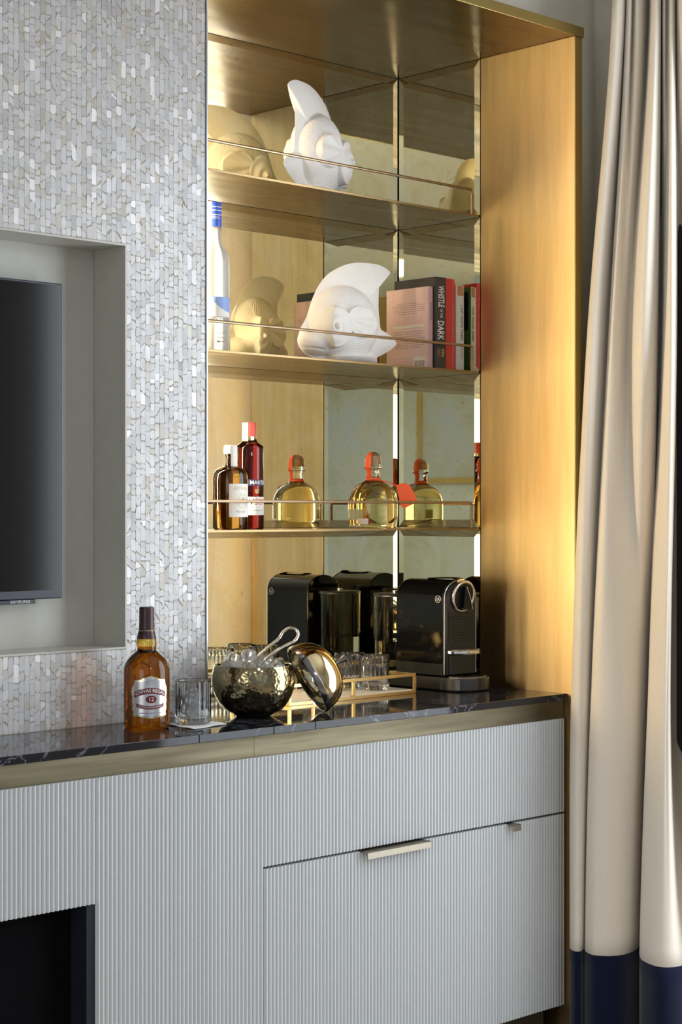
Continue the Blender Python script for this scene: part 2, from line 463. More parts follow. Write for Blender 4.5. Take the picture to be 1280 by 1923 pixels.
def tile_tint():
    t = random.random(); v = random.uniform(0.50, 0.66)
    if t < 0.74: c = (v*0.98, v*0.985, v)
    elif t < 0.90: c = (v*1.0, v*0.97, v*0.92)
    elif t < 0.95: c = (v*0.92, v*0.86, v*0.76)
    else: c = (0.84, 0.84, 0.86)
    return (*c, 1)
def paint(me, cols):
    ca = me.color_attributes.new('tint', 'FLOAT_COLOR', 'CORNER'); k = 0
    for poly, c in zip(me.polygons, cols):
        for li in poly.loop_indices: ca.data[li].color = c
scored = []
for poly in tiles:
    pr = [proj(x, MY, z) for x, z in poly]
    cxp = sum(p[0] for p in pr)/len(pr); cyp = sum(p[1] for p in pr)/len(pr)
    ar = abs(sum(pr[k][0]*pr[(k+1) % len(pr)][1] - pr[(k+1) % len(pr)][0]*pr[k][1] for k in range(len(pr))))/2
    inside = 4 < cxp < 384 and 4 < cyp < 1380 and not (225 < cxp < 320 and 1140 < cyp < 1380)
    scored.append((ar if inside else 0, poly))
scored.sort(key=lambda s: -s[0])
mv, mf, mc = [], [], []
for k, (ar, poly) in enumerate(scored):
    v, f = tile_geo(poly); c = tile_tint()
    if k < 300:
        me = bpy.data.meshes.new('shell_tile'); me.from_pydata(v, [], f); me.update(); me.materials.append(M['pearl']); paint(me, [c]*len(f))
        o = bpy.data.objects.new('shell_tile', me); COL.objects.link(o); o.parent = wall_back
    else:
        i = len(mv); mv += v; mf += [tuple(i+q for q in ff) for ff in f]; mc += [c]*len(f)
me = bpy.data.meshes.new('shell_tile_field'); me.from_pydata(mv, [], mf); me.update(); me.materials.append(M['pearl']); paint(me, mc)
o = bpy.data.objects.new('shell_tile_field', me); COL.objects.link(o); o.parent = wall_back; o['kind'] = 'stuff'

# mirrored alcove -----------------------------------------------------------
wab = struct(MB().box(MX+0.001, SX+0.025, BY+0.006, BY+0.04, CTR-0.02, SOF).build('wall_alcove_back', 'carcass_dark'))
war = struct(MB().box(SX+0.006, SX+0.03, SF-0.002, BY+0.006, CTR-0.02, SOF).build('wall_alcove_right', 'carcass_dark'))
levels = [(CTR+0.001, SH[0]-0.006), (SH[0]+0.001, SH[1]-0.006), (SH[1]+0.001, SH[2]-0.006), (SH[2]+0.001, SOF-0.001)]
BW, BD = 0.018, 0.0012
def bevel_panel(w, h):
    """pane in local (s, t), face at depth 0, bevelled edges falling back by BD"""
    v = [(0, 0, BD), (w, 0, BD), (w, h, BD), (0, h, BD), (BW, BW, 0), (w-BW, BW, 0), (w-BW, h-BW, 0), (BW, h-BW, 0),
         (0, 0, 0.005), (w, 0, 0.005), (w, h, 0.005), (0, h, 0.005)]
    f = [(4, 5, 6, 7), (0, 1, 5, 4), (1, 2, 6, 5), (2, 3, 7, 6), (3, 0, 4, 7), (8, 9, 1, 0), (9, 10, 2, 1), (10, 11, 3, 2), (11, 8, 0, 3), (11, 10, 9, 8)]
    return v, f
for z0, z1 in levels:
    xa, xb = MX + 0.003, SX - 0.0015
    v, f = bevel_panel(xb - xa, z1 - z0); mb = MB(); mb.v = [(xa + s, BY + d, z0 + t) for s, t, d in v]; mb.f = f
    mb.build('mirror_panel', 'mirror', wab)
    ya, yb = SF, BY - 0.0015
    v, f = bevel_panel(yb - ya, z1 - z0); mb = MB(); mb.v = [(SX + d, ya + s, z0 + t) for s, t, d in v]; mb.f = f
    mb.build('mirror_panel', 'mirror', war)

# brass surround
sur = thing('trim_3', 'brushed brass panel frame lining the drinks alcove from counter to soffit', 'trim'); del sur['category']; struct(sur)
MB().box(SX, SX+0.026, PF, SF-0.003, 0.0, SOF).build('side_panel', 'brass_panel', sur, bevel=0.0015)
MB().box(SX+0.0005, SX+0.026, PF-0.0012, PF-0.0002, 0.0, SOF-0.0005).build('side_edge', 'brass_edge', sur)
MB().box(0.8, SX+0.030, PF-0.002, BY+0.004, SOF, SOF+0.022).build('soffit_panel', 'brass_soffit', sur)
MB().box(0.8, SX+0.030, PF-0.0045, PF-0.0022, SOF-0.001, SOF+0.024).build('fascia', 'brass_edge', sur, bevel=0.0008)
MB().box(MX+0.0012, MX+0.0025, SF, BY-0.001, CTR+0.001, SOF).build('left_lining', 'brass_panel', sur)

# warm LED strip down the left jamb of the alcove, one length for each shelf bay
for ln_, st_ in zip(range(4), (250.0, 250.0, 215.0, 120.0)):
    ledm = bpy.data.materials.new('led_glow'); ledm.use_nodes = True
    ln = ledm.node_tree.nodes; ln.clear(); le = ln.new('ShaderNodeEmission'); lo = ln.new('ShaderNodeOutputMaterial')
    le.inputs[0].default_value = (1.0, 0.82, 0.56, 1); le.inputs[1].default_value = st_
    ledm.node_tree.links.new(le.outputs[0], lo.inputs[0]); M['led%d' % ln_] = ledm
for li_, (z0, z1) in enumerate(levels):
    lt = thing('led_strip', 'warm vertical light strip in the alcove jamb just above the ' + ('countertop', 'bottle shelf', 'book shelf', 'top shelf')[li_], 'light strip', (MX+0.0026, 3.145, z0), 0, 'light strips in the alcove jamb')
    MB().box(0.0, 0.004, -0.010, 0.010, 0.004, z1-z0-0.004).build('channel', 'silver_trim', lt)
    MB().quad((0.0043, -0.007, 0.006), (0.0043, 0.007, 0.006), (0.0043, 0.007, z1-z0-0.006), (0.0043, -0.007, z1-z0-0.006)).build('diffuser', 'led%d' % li_, lt)

# shelves with gallery rails
names = ['lowest', 'middle', 'top']
lab = ['bronze alcove shelf with a slim rail carrying the bottles', 'bronze alcove shelf with a slim rail carrying fish sculpture, vodka and books',
       'bronze alcove shelf with a slim rail just below the soffit']
for k, z in enumerate(SH):
    s = thing('alcove_shelf', lab[k], 'shelf', (0, 0, z), 0, 'bronze shelves in the mirrored alcove')
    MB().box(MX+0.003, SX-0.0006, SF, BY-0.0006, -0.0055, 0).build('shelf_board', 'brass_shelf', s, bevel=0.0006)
    ry = SF + 0.008; xr = SX - 0.022; rz = 0.064; rr = 0.0034
    path = [(MX+0.004, ry, rz), (xr-0.006, ry, rz), (xr-0.002, ry, rz-0.001), (xr, ry, rz-0.005), (xr, ry, 0.0)]
    rail = MB().tube(path[:4], rr, 8, up=(0, 1, 0)).build('rail', 'rod', s, smooth=True)
    MB().tube(path[3:], rr, 8, up=(0, 1, 0)).build('post', 'rod', s, smooth=True)
    MB().tube([(MX+0.012, ry, rz), (MX+0.012, ry, 0)], rr, 8, up=(0, 1, 0)).build('post', 'rod', s, smooth=True)

# ================================================================== CABINET AND COUNTER
def px_x(u): return on_y(u, 0, CF)[0]
cts = thing('countertop', 'polished black marble countertop with thin grey veins', 'countertop')
seams = [0.9, px_x(374), px_x(514), px_x(592), SX - 0.0006]
for a, c in zip(seams[:-1], seams[1:]):
    pts = [(a+0.0003, CF), (c-0.0003, CF)]
    back_l = MY-0.001 if a < MX else BY-0.0008; back_r = MY-0.001 if c < MX else BY-0.0008
    if back_l == back_r: pts += [(c-0.0003, back_l), (a+0.0003, back_l)]
    else: pts += [(c-0.0003, back_r), (MX+0.0014, back_r), (MX+0.0014, back_l), (a+0.0003, back_l)]
    MB().prism(pts, CTR-0.0165, CTR).build('marble_slab', 'marble', cts, bevel=0.0012)

cab = thing('sideboard_cabinet', 'built-in grey lacquered cabinet with vertically fluted fronts and brass strip', 'cabinet')
CT, CD, CB = 0.801, 0.572, 0.1027
sx = [0.9, px_x(483), SX - 0.001]
for a, c in zip(sx[:-1], sx[1:]):
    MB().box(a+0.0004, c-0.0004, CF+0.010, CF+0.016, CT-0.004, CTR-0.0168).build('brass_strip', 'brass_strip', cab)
# carcass: top rail, floor, back, uprights and the open black bay on the left
X_S, X_D, X_E = px_x(182), px_x(497), px_x(1061)
ca = MB()
ca.box(0.9, SX-0.002, CF+0.024, 2.985, CT-0.005, CTR-0.017)
ca.box(X_S, SX-0.002, CF+0.024, 2.985, CB, CB+0.018)
ca.box(0.9, SX-0.002, 2.975, 2.985, CB, CT-0.005)
ca.box(SX-0.020, SX-0.002, CF+0.024, 2.975, CB+0.018, CT-0.005)
ca.box(X_S-0.020, X_S-0.001, CF+0.006, 2.975, CB, CD-0.002)
ca.box(0.9, X_S-0.001, CF+0.024, 2.975, CD-0.002, CD+0.016)
ca.build('carcass', 'carcass_dark', cab)
bay = MB().box(0.9, X_S-0.021, CF+0.055, CF+0.075, CB, CD-0.003)
bay.build('black_inset_door', 'dark_void', cab)
MB().box(0.9, SX-0.03, CF+0.05, 2.97, 0.0, CB-0.0005).build('plinth', 'plinth', cab)

FP = 0.0102
def flute_profile(x0, x1):
    """list of (x, depth forward) across the front"""
    pts = []; n = max(1, round((x1-x0)/FP)); p = (x1-x0)/n
    for k in range(n):
        a = x0 + k*p
        for s, d in ((0.00, 0.0), (0.27, 0.0), (0.32, 0.0022), (0.37, 0.0034), (0.45, 0.0040), (0.55, 0.0040), (0.63, 0.0034), (0.68, 0.0022), (0.73, 0.0)):
            pts.append((a + s*p, d))
    pts.append((x1, 0.0)); return pts
def fluted(pieces, name, parent):
    mb = MB(); yb = CF + 0.018; yf = CF + 0.004
    for x0, x1, z0, z1 in pieces:
        pr = flute_profile(x0, x1); i = len(mb.v); n = len(pr)
        for x, d in pr: mb.v += [(x, yf-d, z0), (x, yf-d, z1)]
        for k in range(n-1): mb.f.append((i+2*k, i+2*k+2, i+2*k+3, i+2*k+1))
        j = len(mb.v); mb.v += [(x0, yb, z0), (x1, yb, z0), (x1, yb, z1), (x0, yb, z1)]
        mb.f.append((j, j+3, j+2, j+1))
        mb.f.append(tuple([i+2*k+1 for k in range(n)] + [j+2, j+3]))
        mb.f.append(tuple([i+2*k for k in range(n-1, -1, -1)] + [j, j+1]))
        mb.f.append((i, i+1, j+3, j)); mb.f.append((i+2*(n-1)+1, i+2*(n-1), j+1, j+2))
    return mb.build(name, 'lacquer', parent, smooth=True, fix=False)
G = 0.0016
fluted([(0.9, X_S-G, CD-0.008, CT)], 'drawer_front', cab)
fluted([(X_S, X_D-G, CB, CT), (X_D-G, X_E, CD+0.002, CT)], 'front_panel', cab)
X_M = px_x(940)
d1 = fluted([(X_D+G, X_M-0.0007, CB, CD-0.0035)], 'door', cab)
d2 = fluted([(X_M+0.0007, X_E, CB, CD-0.0035)], 'door', cab)
def lip_handle(x0, x1, parent):
    yf = CF + 0.002; z = CD - 0.0028
    prof = [(yf+0.014, z), (yf-0.019, z), (yf-0.022, z-0.002), (yf-0.022, z-0.0155), (yf-0.0195, z-0.0155), (yf-0.0195, z-0.0032), (yf+0.014, z-0.0022)]
    h = MB().extrude(prof, 'x', x0, x1).build('handle', 'handle', parent, bevel=0.0005); return h
lip_handle(px_x(678), px_x(798), d1)
lip_handle(px_x(953), px_x(966), d2)

# ================================================================== TELEVISION
TY = 3.050
tvx1, tvz1, tvz0 = 2.1390, 1.780, 1.1255
tvx0 = tvx1 - 1.165
tv = thing('television', 'black flat-screen television hung inside the grey wall recess', 'television', (0, 0, 0))
MB().box(tvx0, tvx1, TY, TY+0.028, tvz0, tvz1).build('housing', 'tv_bezel', tv, bevel=0.002)
MB().box(tvx0+0.006, tvx1-0.006, TY-0.0012, TY-0.0002, tvz0+0.018, tvz1-0.005).build('screen', 'screen', tv)
MB().box(tvx0+0.3, tvx1-0.3, TY+0.0282, RY+0.0012, 1.25, 1.65).build('wall_bracket', 'tv_black', tv)
lx = on_y(37, 1125, TY)[0]
MB().box(on_y(2, 0, TY)[0]-0.05, on_y(66, 0, TY)[0], TY-0.002, TY+0.018, tvz0-0.0085, tvz0-0.0003).build('sensor_bar', 'tv_bezel', tv, bevel=0.001)
lettering('brand_lettering', 'SAMSUNG', 0.0085, 'logo_grey', tv, lambda x, y: (lx + x, TY-0.0023, tvz0-0.0040+y), bold=0.0002, xscale=1.25)

# ================================================================== CURTAIN
# columns: photo x at four heights and distance from the camera; ridges near, valleys far
CU = [  # (px at rows 0, 640, 1300, 1790), (distance at the same rows)
    ((1168, 1120, 1092, 1086), (4.36, 4.33, 4.31, 4.30)),
    ((1150, 1102, 1073, 1070), (4.29, 4.27, 4.25, 4.24)),
    ((1158, 1110, 1085, 1078), (4.24, 4.22, 4.21, 4.20)),
    ((1172, 1124, 1100, 1090), (4.27, 4.24, 4.22, 4.20)),
    ((1174, 1143, 1110, 1098), (4.33, 4.30, 4.25, 4.235)),
    ((1176, 1142, 1111, 1099), (4.28, 4.25, 4.21, 4.20)),
    ((1183, 1150, 1122, 1112), (4.25, 4.22, 4.18, 4.165)),
    ((1188, 1162, 1140, 1130), (4.29, 4.24, 4.17, 4.155)),
    ((1196, 1172, 1160, 1150), (4.25, 4.26, 4.17, 4.155)),
    ((1207, 1180, 1178, 1168), (4.28, 4.27, 4.18, 4.165)),
    ((1218, 1184, 1196, 1184), (4.35, 4.25, 4.20, 4.19)),
    ((1222, 1196, 1208, 1196), (4.27, 4.19, 4.23, 4.23)),
    ((1230, 1212, 1216, 1204), (4.22, 4.17, 4.27, 4.28)),
    ((1239, 1231, 1221, 1208), (4.25, 4.21, 4.29, 4.30)),
    ((1241, 1236, 1217, 1201), (4.32, 4.30, 4.22, 4.20)),
    ((1246, 1243, 1219, 1203), (4.25, 4.26, 4.15, 4.13)),
    ((1253, 1247, 1230, 1215), (4.28, 4.19, 4.11, 4.09)),
    ((1259, 1256, 1242, 1232), (4.22, 4.15, 4.08, 4.06)),
    ((1266, 1264, 1251, 1250), (4.25, 4.15, 4.07, 4.05)),
    ((1268, 1270, 1258, 1268), (4.30, 4.20, 4.10, 4.055)),
    ((1272, 1268, 1256, 1282), (4.24, 4.36, 4.35, 4.07)),
    ((1282, 1286, 1288, 1298), (4.18, 4.37, 4.37, 4.10)),
    ((1294, 1306, 1310, 1316), (4.22, 4.22, 4.22, 4.12)),
    ((1306, 1312, 1318, 1334), (4.26, 4.14, 4.05, 4.06)),
    ((1316, 1330, 1338, 1354), (4.20, 4.19, 4.10, 4.09)),
]
ROWZ = [EYE + (961.5-0)/FPX*4.25, EYE + (961.5-640)/FPX*4.25, EYE + (961.5-1300)/FPX*4.2, EYE + (961.5-1790)/FPX*4.2]
def hermite4(vals, z):
    if z >= ROWZ[0]: return vals[0]
    if z <= ROWZ[3]: return vals[3]
    for k in range(3):
        if ROWZ[k] >= z >= ROWZ[k+1]:
            t = (ROWZ[k]-z)/(ROWZ[k]-ROWZ[k+1])
            a = vals[max(0, k-1)]; b_ = vals[k]; c = vals[k+1]; d = vals[min(3, k+2)]
            return 0.5*((2*b_)+(c-a)*t+(2*a-5*b_+4*c-d)*t*t+(3*b_-a-3*c+d)*t**3)
BAND = 0.262
zs = [0.012 + (BAND-0.012)*k/6 for k in range(7)] + [BAND + (2.62-BAND)*k/60 for k in range(1, 61)]
def curtain_rows(z):
    pts = [at_depth(hermite4(px, z), hermite4(dd, z)) for px, dd in CU]
    return catmull(pts, 6)
grid = [curtain_rows(z) for z in zs]
def curtain_part(r0, r1, name, material, parent):
    mb = MB(); nc = len(grid[0])
    for r in range(r0, r1+1):
        for x, y in grid[r]: mb.v.append((x, y, zs[r]))
    for r in range(r1-r0):
        for c in range(nc-1):
            i = r*nc+c; mb.f.append((i, i+1, i+nc+1, i+nc))
    ob = mb.build(name, material, parent, smooth='all', fix=False)
    so = ob.modifiers.new('cloth_thickness', 'SOLIDIFY'); so.thickness = 0.002; so.offset = 0
    return ob
cur = thing('curtain', 'ivory floor-length curtain with a navy band along its hem', 'curtain')
curtain_part(6, len(zs)-1, 'drape', 'ivory_fabric', cur)
curtain_part(0, 6, 'hem_band', 'navy_fabric', cur)
cxy = [grid[-1][k] for k in (0, -1)]
MB().tube([(3.52, 2.74, 2.635), (3.52, 1.60, 2.635)], 0.014, 12).build('curtain_rod', 'brass_edge', cur, smooth=True)
for yy in (2.70, 1.70):
    MB().tube([(3.52, yy, 2.635), (WX, yy, 2.635)], 0.007, 8).build('rod_bracket', 'brass_edge', cur, smooth=True)

# ================================================================== FISH SCULPTURES
def fish_mesh():
    ol = [(95,930),(105,860),(130,790),(190,680),(250,500),(330,340),(420,230),(520,160),(640,105),(760,78),(880,74),(1000,82),(1090,115),(1135,158),
          (1095,212),(1045,275),(1008,330),(1002,450),(1003,560),(1015,680),(1030,758),(1100,795),(1170,845),(1206,890),(1200,918),(1150,965),(1060,1020),(968,1072),
          (972,1120),(962,1160),(840,1165),(690,1165),(540,1165),(420,1163),(320,1140),(250,1088),(180,1060),(125,1010)]
    kx, kz = 0.0002586*0.98, 0.0002263*1.05
    cen = (600.0, 720.0)
    pts = catmull(ol, 8, closed=True); n = len(pts); rings = 120
    def thick(px, py, rho):
        edge = math.sqrt(max(0.0, 1 - rho**7))
        t = 0.0085*edge + 0.007*(1-rho)*edge
        ex, ey = (px-590)/390, (py-735)/415
        re = ex*ex + ey*ey
        body = 0.052*math.sqrt(max(0.0, 1-re))
        scale = 0.0
        gx, gy = (px-390)/186, (py-785)/222; gd = math.hypot(gx, gy)
        fx, fy = (px-690)/182, (py-718-0.10*(px-690))/168; fd = math.hypot(fx, fy)
        if body > t:
            t = t + (body - t)*smoothstep((body-t)/0.012)
            if px > 380 and re < 0.98:                  # rows of scales
                row = math.floor(py/21); q = px/23 + (row % 2)*0.5; w_ = (py/21) % 1.0; c = (q % 1.0) - 0.5
                scale = 0.0022*max(0.0, 1 - 4*c*c)*(0.35 + 0.65*w_)*smoothstep((1-re)*6)
        if px < 420 and py > 800:                      # full snout and lips
            l = 0.040*math.sqrt(max(0.0, 1-((px-300)/215)**2-((py-930)/150)**2))
            if l > t: t = t + (l-t)*smoothstep((l-t)/0.010); scale = 0.0
            if abs(py - 1000 - 0.12*(px-200)) < 16 and px < 330: t -= 0.004*(1-abs(py-1000-0.12*(px-200))/16)
        if fd < 1.0:                                   # rounded side fin with rays
            ang = math.atan2(fy, fx+1.25)
            p = 0.057 - 0.004*fx + 0.0018*math.cos(ang*13)*smoothstep((fx+1.0)/1.2)
            p = t + (p-t)*smoothstep((1-fd)/0.07)
            if p > t: t = p; scale = 0.0
        if gd < 1.0:                                   # coiled gill cover with the eye in its middle
            ang = math.atan2(gy, gx)
            p = 0.056 + 0.013*(1-gd) + 0.0019*math.cos(2*math.pi*gd*2.0 - ang)*smoothstep((gd-0.16)/0.1)*(1-0.6*gd)*smoothstep((gx+0.75)/0.6) + 0.004*gx
            if gd < 0.14: p += 0.006*math.sqrt(1-(gd/0.14)**2)
            p = t + (p-t)*smoothstep((1-gd)/(0.06 + 0.75*smoothstep((0.05-gx)/0.5)))
            if p > t or fd < 1.0: t = p; scale = 0.0
        if py > 1040:                                  # spread foot fins
            q = max(0.0, 1-((px-690)/290)**2)
            f_ = 0.056*math.sqrt(q)*smoothstep((py-1040)/35)
            if f_ > t: t = f_; scale = 0.0
        return max(0.0006, t*edge) + scale
    mb = MB()
    for side in (-1, 1):
        i0 = len(mb.v)
        mb.v.append((0, side*thick(cen[0], cen[1], 0), (1165-cen[1])*kz))
        for k in range(1, rings+1):
            rho = k/rings; rh = 1-(1-rho)**1.25
            for (x, y) in pts:
                px = cen[0] + (x-cen[0])*rh; py = cen[1] + (y-cen[1])*rh
                th = 0.0 if k == rings else thick(px, py, rh)
                mb.v.append(((px-600)*kx, side*th, (1165-py)*kz))
        for j in range(n): mb.f.append((i0, i0+1+j, i0+1+(j+1) % n) if side < 0 else (i0, i0+1+(j+1) % n, i0+1+j))
        for k in range(rings-1):
            a = i0+1+k*n; c = a+n
            for j in range(n):
                j2 = (j+1) % n
                mb.f.append((a+j, c+j, c+j2, a+j2) if side < 0 else (a+j, a+j2, c+j2, c+j))
    return mb
f2 = fish_mesh().build('fish_sculpture', 'ceramic', None, smooth='all')
f2.location = (3.035, 3.135, SH[1]); f2.rotation_euler = (0, 0, R(-14))
tag(f2, 'white ceramic fish sculpture facing the vodka bottle, beside the books', 'sculpture', 'white fish sculptures on the shelves')
f1 = f2.copy(); COL.objects.link(f1); f1.location = (2.960, 3.150, SH[2]); f1.rotation_euler = (0, 0, R(196)); f1.scale = (1.0, 1.04, 1.07)
tag(f1, 'white ceramic fish sculpture alone on the top shelf, its tail towards the room', 'sculpture', 'white fish sculptures on the shelves')

# ================================================================== BOOKS
def book(name, label, x0, x1, y0, y1, h, cover, spine, right_cover=None, pages='cream_paper', proud=0.0, rounded=False):
    """upright book, spine to the room (y0), left cover at x0"""
    kf = 1.0066; x0, x1, y0, y1 = x0*kf, x0*kf+(x1-x0)*kf, y0*kf, y0*kf+(y1-y0)*kf
    t = thing(name, label, 'book', ((x0+x1)/2, y0, SH[1]), 0, 'books beside the fish sculpture')
    w = (x1-x0)/2; d = y1-y0; c = 0.0012 if not proud else 0.0022
    MB().box(-w, -w+c, 0.0015, d, 0, h).build('cover', cover, t, bevel=0.0003)
    MB().box(w-c, w, 0.0015, d, 0, h).build('cover', right_cover or cover, t, bevel=0.0003)
    MB().box(-w+c+0.0001, w-c-0.0001, 0.003, d-proud-0.001, proud, h-proud).build('page_block', pages, t)
    if rounded:
        n = 10; pts = [(-w + 2*w*k/n, 0.0015 - 0.006*math.sin(math.pi*k/n)) for k in range(n+1)] + [(w, 0.0026), (-w, 0.0026)]
    else: pts = [(-w, 0.0), (w, 0.0), (w, 0.0014), (-w, 0.0014)]
    sp = MB().prism(pts, 0, h).build('spine', spine, t, smooth=True if rounded else False)
    return t, sp, w, d
# pink paperback: blurb on the cover that faces the alcove
t, sp, w, d = book('paperback_book', 'pink paperback showing its printed back cover and barcode', 3.231, 3.2455, 3.030, 3.178, 0.209, 'pink_cover', 'pink_spine')
def pink(y0, y1, z0, z1, mb, off=0.0002): mb.box(-w-off, -w-off+0.0001, y0, y1, z0, z1)
lines = MB(); rnd = random.Random(3)
def text_row(z, a, c, hh=0.0013):
    y = a
    while y < c - 0.004:
        l = rnd.uniform(0.004, 0.012); pink(y, min(y+l, c), z, z+hh, lines); y += l + 0.0018
for k, (a, c) in enumerate(((0.035, 0.115), (0.014, 0.128), (0.014, 0.128), (0.014, 0.130), (0.018, 0.126), (0.04, 0.105))): text_row(0.170-k*0.0052, a, c)
for k in range(8): text_row(0.098-k*0.0058, 0.015+0.01*(k % 3), 0.130-0.008*(k % 2))
lines.build('blurb_text', 'grey_ink', t)['kind'] = 'stuff'; lines = MB()
for k in range(6): text_row(0.135-k*0.0055, 0.02, 0.09, 0.0009)
for k in range(4): text_row(0.030-k*0.006, 0.06, 0.128, 0.0009)
lines.build('faint_text', 'rose_ink', t)['kind'] = 'stuff'
hl = MB(); pink(0.018, 0.125, 0.1085, 0.1155, hl, 0.00025); hl.build('title_bar', 'cream_paper', t)
bc = MB(); pink(0.012, 0.052, 0.006, 0.033, bc, 0.00025); bcp = bc.build('barcode_label', 'cream_paper', t)
bars = MB(); y = 0.015
while y < 0.048:
    l = rnd.choice((0.0005, 0.0009, 0.0014)); pink(y, y+l, 0.008, 0.024, bars, 0.0004); y += l + rnd.choice((0.0006, 0.001))
bars.build('bars', 'grey_ink', bcp)
def down(size_fn):                                 # spine text read from top to bottom: local x runs down
    xo, zo, yf = size_fn
    return lambda x, y: (xo + y, yf, zo - x)
lettering('title_lettering', 'MEMOIR', 0.0075, 'dark_ink', sp, down((0, 0.145, -0.0003)), fit=0.044)
# black hardback
t, sp, w, d = book('hardback_book', 'black hardback with hand-drawn white title on its spine', 3.2475, 3.2855, 3.022, 3.166, 0.234, 'black_cover', 'black_cover', proud=0.003)
lettering('title_lettering', 'WHISTLE', 0.031, 'white_paper', sp, down((0.001, 0.1850, -0.0003)), bold=0.0003, fit=0.054)
lettering('title_lettering', 'IN THE', 0.013, 'white_paper', sp, down((0.002, 0.1420, -0.0003)), fit=0.021)
lettering('title_lettering', 'DARK', 0.033, 'white_paper', sp, down((-0.001, 0.1000, -0.0003)), bold=0.0003, fit=0.048)
lettering('author_lettering', 'EMMA', 0.015, 'gold_ink', sp, down((0.007, 0.043, -0.0003)), fit=0.020)
lettering('author_lettering', 'HEALEY', 0.013, 'rust_ink', sp, down((-0.007, 0.043, -0.0003)), fit=0.020)
# red hardback with rounded spine
t, sp, w, d = book('hardback_book', 'glossy red hardback with a rounded spine', 3.2872, 3.3335, 3.032, 3.160, 0.2345, 'red_cover', 'red_cover', proud=0.003, rounded=True)
lettering('title_lettering', 'ITALIAN CUISINE', 0.0135, 'rust_ink', sp, down((0.006, 0.126, -0.0053)), fit=0.090)
# white paperback with green right cover
t, sp, w, d = book('paperback_book', 'white spined paperback with a green cover next to the mirror', 3.3350, 3.3640, 3.032, 3.150, 0.222, 'white_cover', 'white_cover', 'green_cover')
lettering('title_lettering', 'LOST WHITE TRIBES', 0.0115, 'dark_ink', sp, down((0.0065, 0.126, -0.0003)), bold=0.0002, fit=0.091)
lettering('author_lettering', 'ORIZIO', 0.008, 'dark_ink', sp, down((0.0065, 0.051, -0.0003)), fit=0.037)
MB().box(-w*0.7, w*0.9, -0.0003, -0.0001, 0.195, 0.2205).build('spine_picture', 'rust_ink', sp)
MB().box(w+0.0001, w+0.0003, 0.01, 0.075, 0.11, 0.21).build('cover_picture', 'carcass_dark', t)

# ================================================================== BOTTLES
# blended whisky on the counter
bx, by = 2.2384, 2.8930
k = 0.0943/515
wb_ = thing('whisky_bottle', 'amber whisky bottle with silver and gold label on the black counter', 'bottle', (bx, by, CTR), face_cam(bx, by))
def P(*rows): return [(r*k, (1395-y)*k) for r, y in rows]
prof = P((0,1378),(150,1380),(225,1395),(245,1388),(256,1360),(257.5,1300),(257.5,900),(257.5,760),(252,710),(238,668),(212,625),(180,592),(145,560),(116,536),(105,520),(108,490),(116,460),(114,425),(108,402),(106,392),(0,392))
MB().lathe(prof, 72).build('glass_body', 'whisky', wb_, smooth='all')
MB().lathe(P((0,394),(109,394),(108,384),(100,340),(91,310),(86,290),(84,200),(83,60),(80,44),(74,38),(0,38)), 48).build('cap', 'burgundy', wb_, smooth=True)
MB().lathe(P((91.6,306),(93,303),(91,300)), 48, cap0=False, cap1=False).build('cap_ring', 'gold_foil', wb_, smooth=True)
Rb = 257.5*k
A0 = R(10)
def kk(cx, cy): return ((cx-362)*k*1.12, (1040-cy)*k*1.03)
olp = [(362,800),(440,822),(470,850),(525,842),(535,890),(560,930),(566,985),(552,1030),(560,1075),(548,1110),(556,1160),(538,1190),(550,1225),(520,1240),(470,1240),(440,1255),(400,1258)]
olp = olp + [(724-x, y) for x, y in reversed(olp[1:])]
ol_ = [kk(*p) for p in olp]
lb = patch(ol_, Rb+0.0004, A0, (1395-1040)*k).build('label', 'gold_foil', wb_, smooth='all')
patch([(x*0.93, y*0.95) for x, y in ol_], Rb+0.0006, A0, (1395-1040)*k).build('label_panel', 'silver_foil', lb, smooth='all')
def arch_band(w_, h_, arch, z0, rad, a0):
    mb = MB(); n = 24; fn = wrap(rad, a0, z0, arch)
    for j in range(n+1):
        x = -w_/2 + w_*j/n; mb.v += [fn(x, -h_/2), fn(x, h_/2)]
    for j in range(n): mb.f.append((2*j, 2*j+2, 2*j+3, 2*j+1))
    return mb
zc = lambda y: (1395-y)*k
arch_band(0.0690, 0.0120, 7.0, zc(958), Rb+0.0008, A0).build('name_band', 'burgundy_label', lb, smooth='all')
lettering('name_lettering', 'CHIVAS REGAL', 0.0098, 'seal_paper', lb, wrap(Rb+0.0010, A0, zc(957), 7.0), bold=0.00012, xscale=0.98)
ov = [(0.0115*math.cos(a*math.pi/16), 0.0078*math.sin(a*math.pi/16)) for a in range(32)]
patch(ov, Rb+0.0008, A0+0.02, zc(1052)).build('age_oval', 'burgundy_label', lb, smooth='all')
lettering('age_lettering', '12', 0.0115, 'seal_paper', lb, wrap(Rb+0.0010, A0+0.02, zc(1052)), bold=0.0001)
arch_band(0.0600, 0.0072, -6.0, zc(1145), Rb+0.0008, A0).build('motto_band', 'burgundy_label', lb, smooth='all')
lettering('motto_lettering', 'BLENDED SCOTCH WHISKY', 0.0050, 'seal_paper', lb, wrap(Rb+0.0010, A0, zc(1144), -6.0), xscale=0.82)
crest = MB(); fnw = wrap(Rb+0.0009, A0, zc(862))
for j in range(9):
    a = j*2*math.pi/9; crest.v += [fnw(0.009*math.cos(a)*s_+0.0, 0.0055*math.sin(a)*s_) for s_ in (1.0, 0.72)] + [fnw(0.009*math.cos(a+0.45), 0.0055*math.sin(a+0.45)), fnw(0.0065*math.cos(a+0.45), 0.004*math.sin(a+0.45))]
    i = len(crest.v)-4; crest.f.append((i, i+2, i+3, i+1))
crest.build('crest', 'mauve_ink', lb)
lettering('crest_lettering', '1801', 0.0050, 'mauve_ink', lb, wrap(Rb+0.0009, A0, zc(862)))
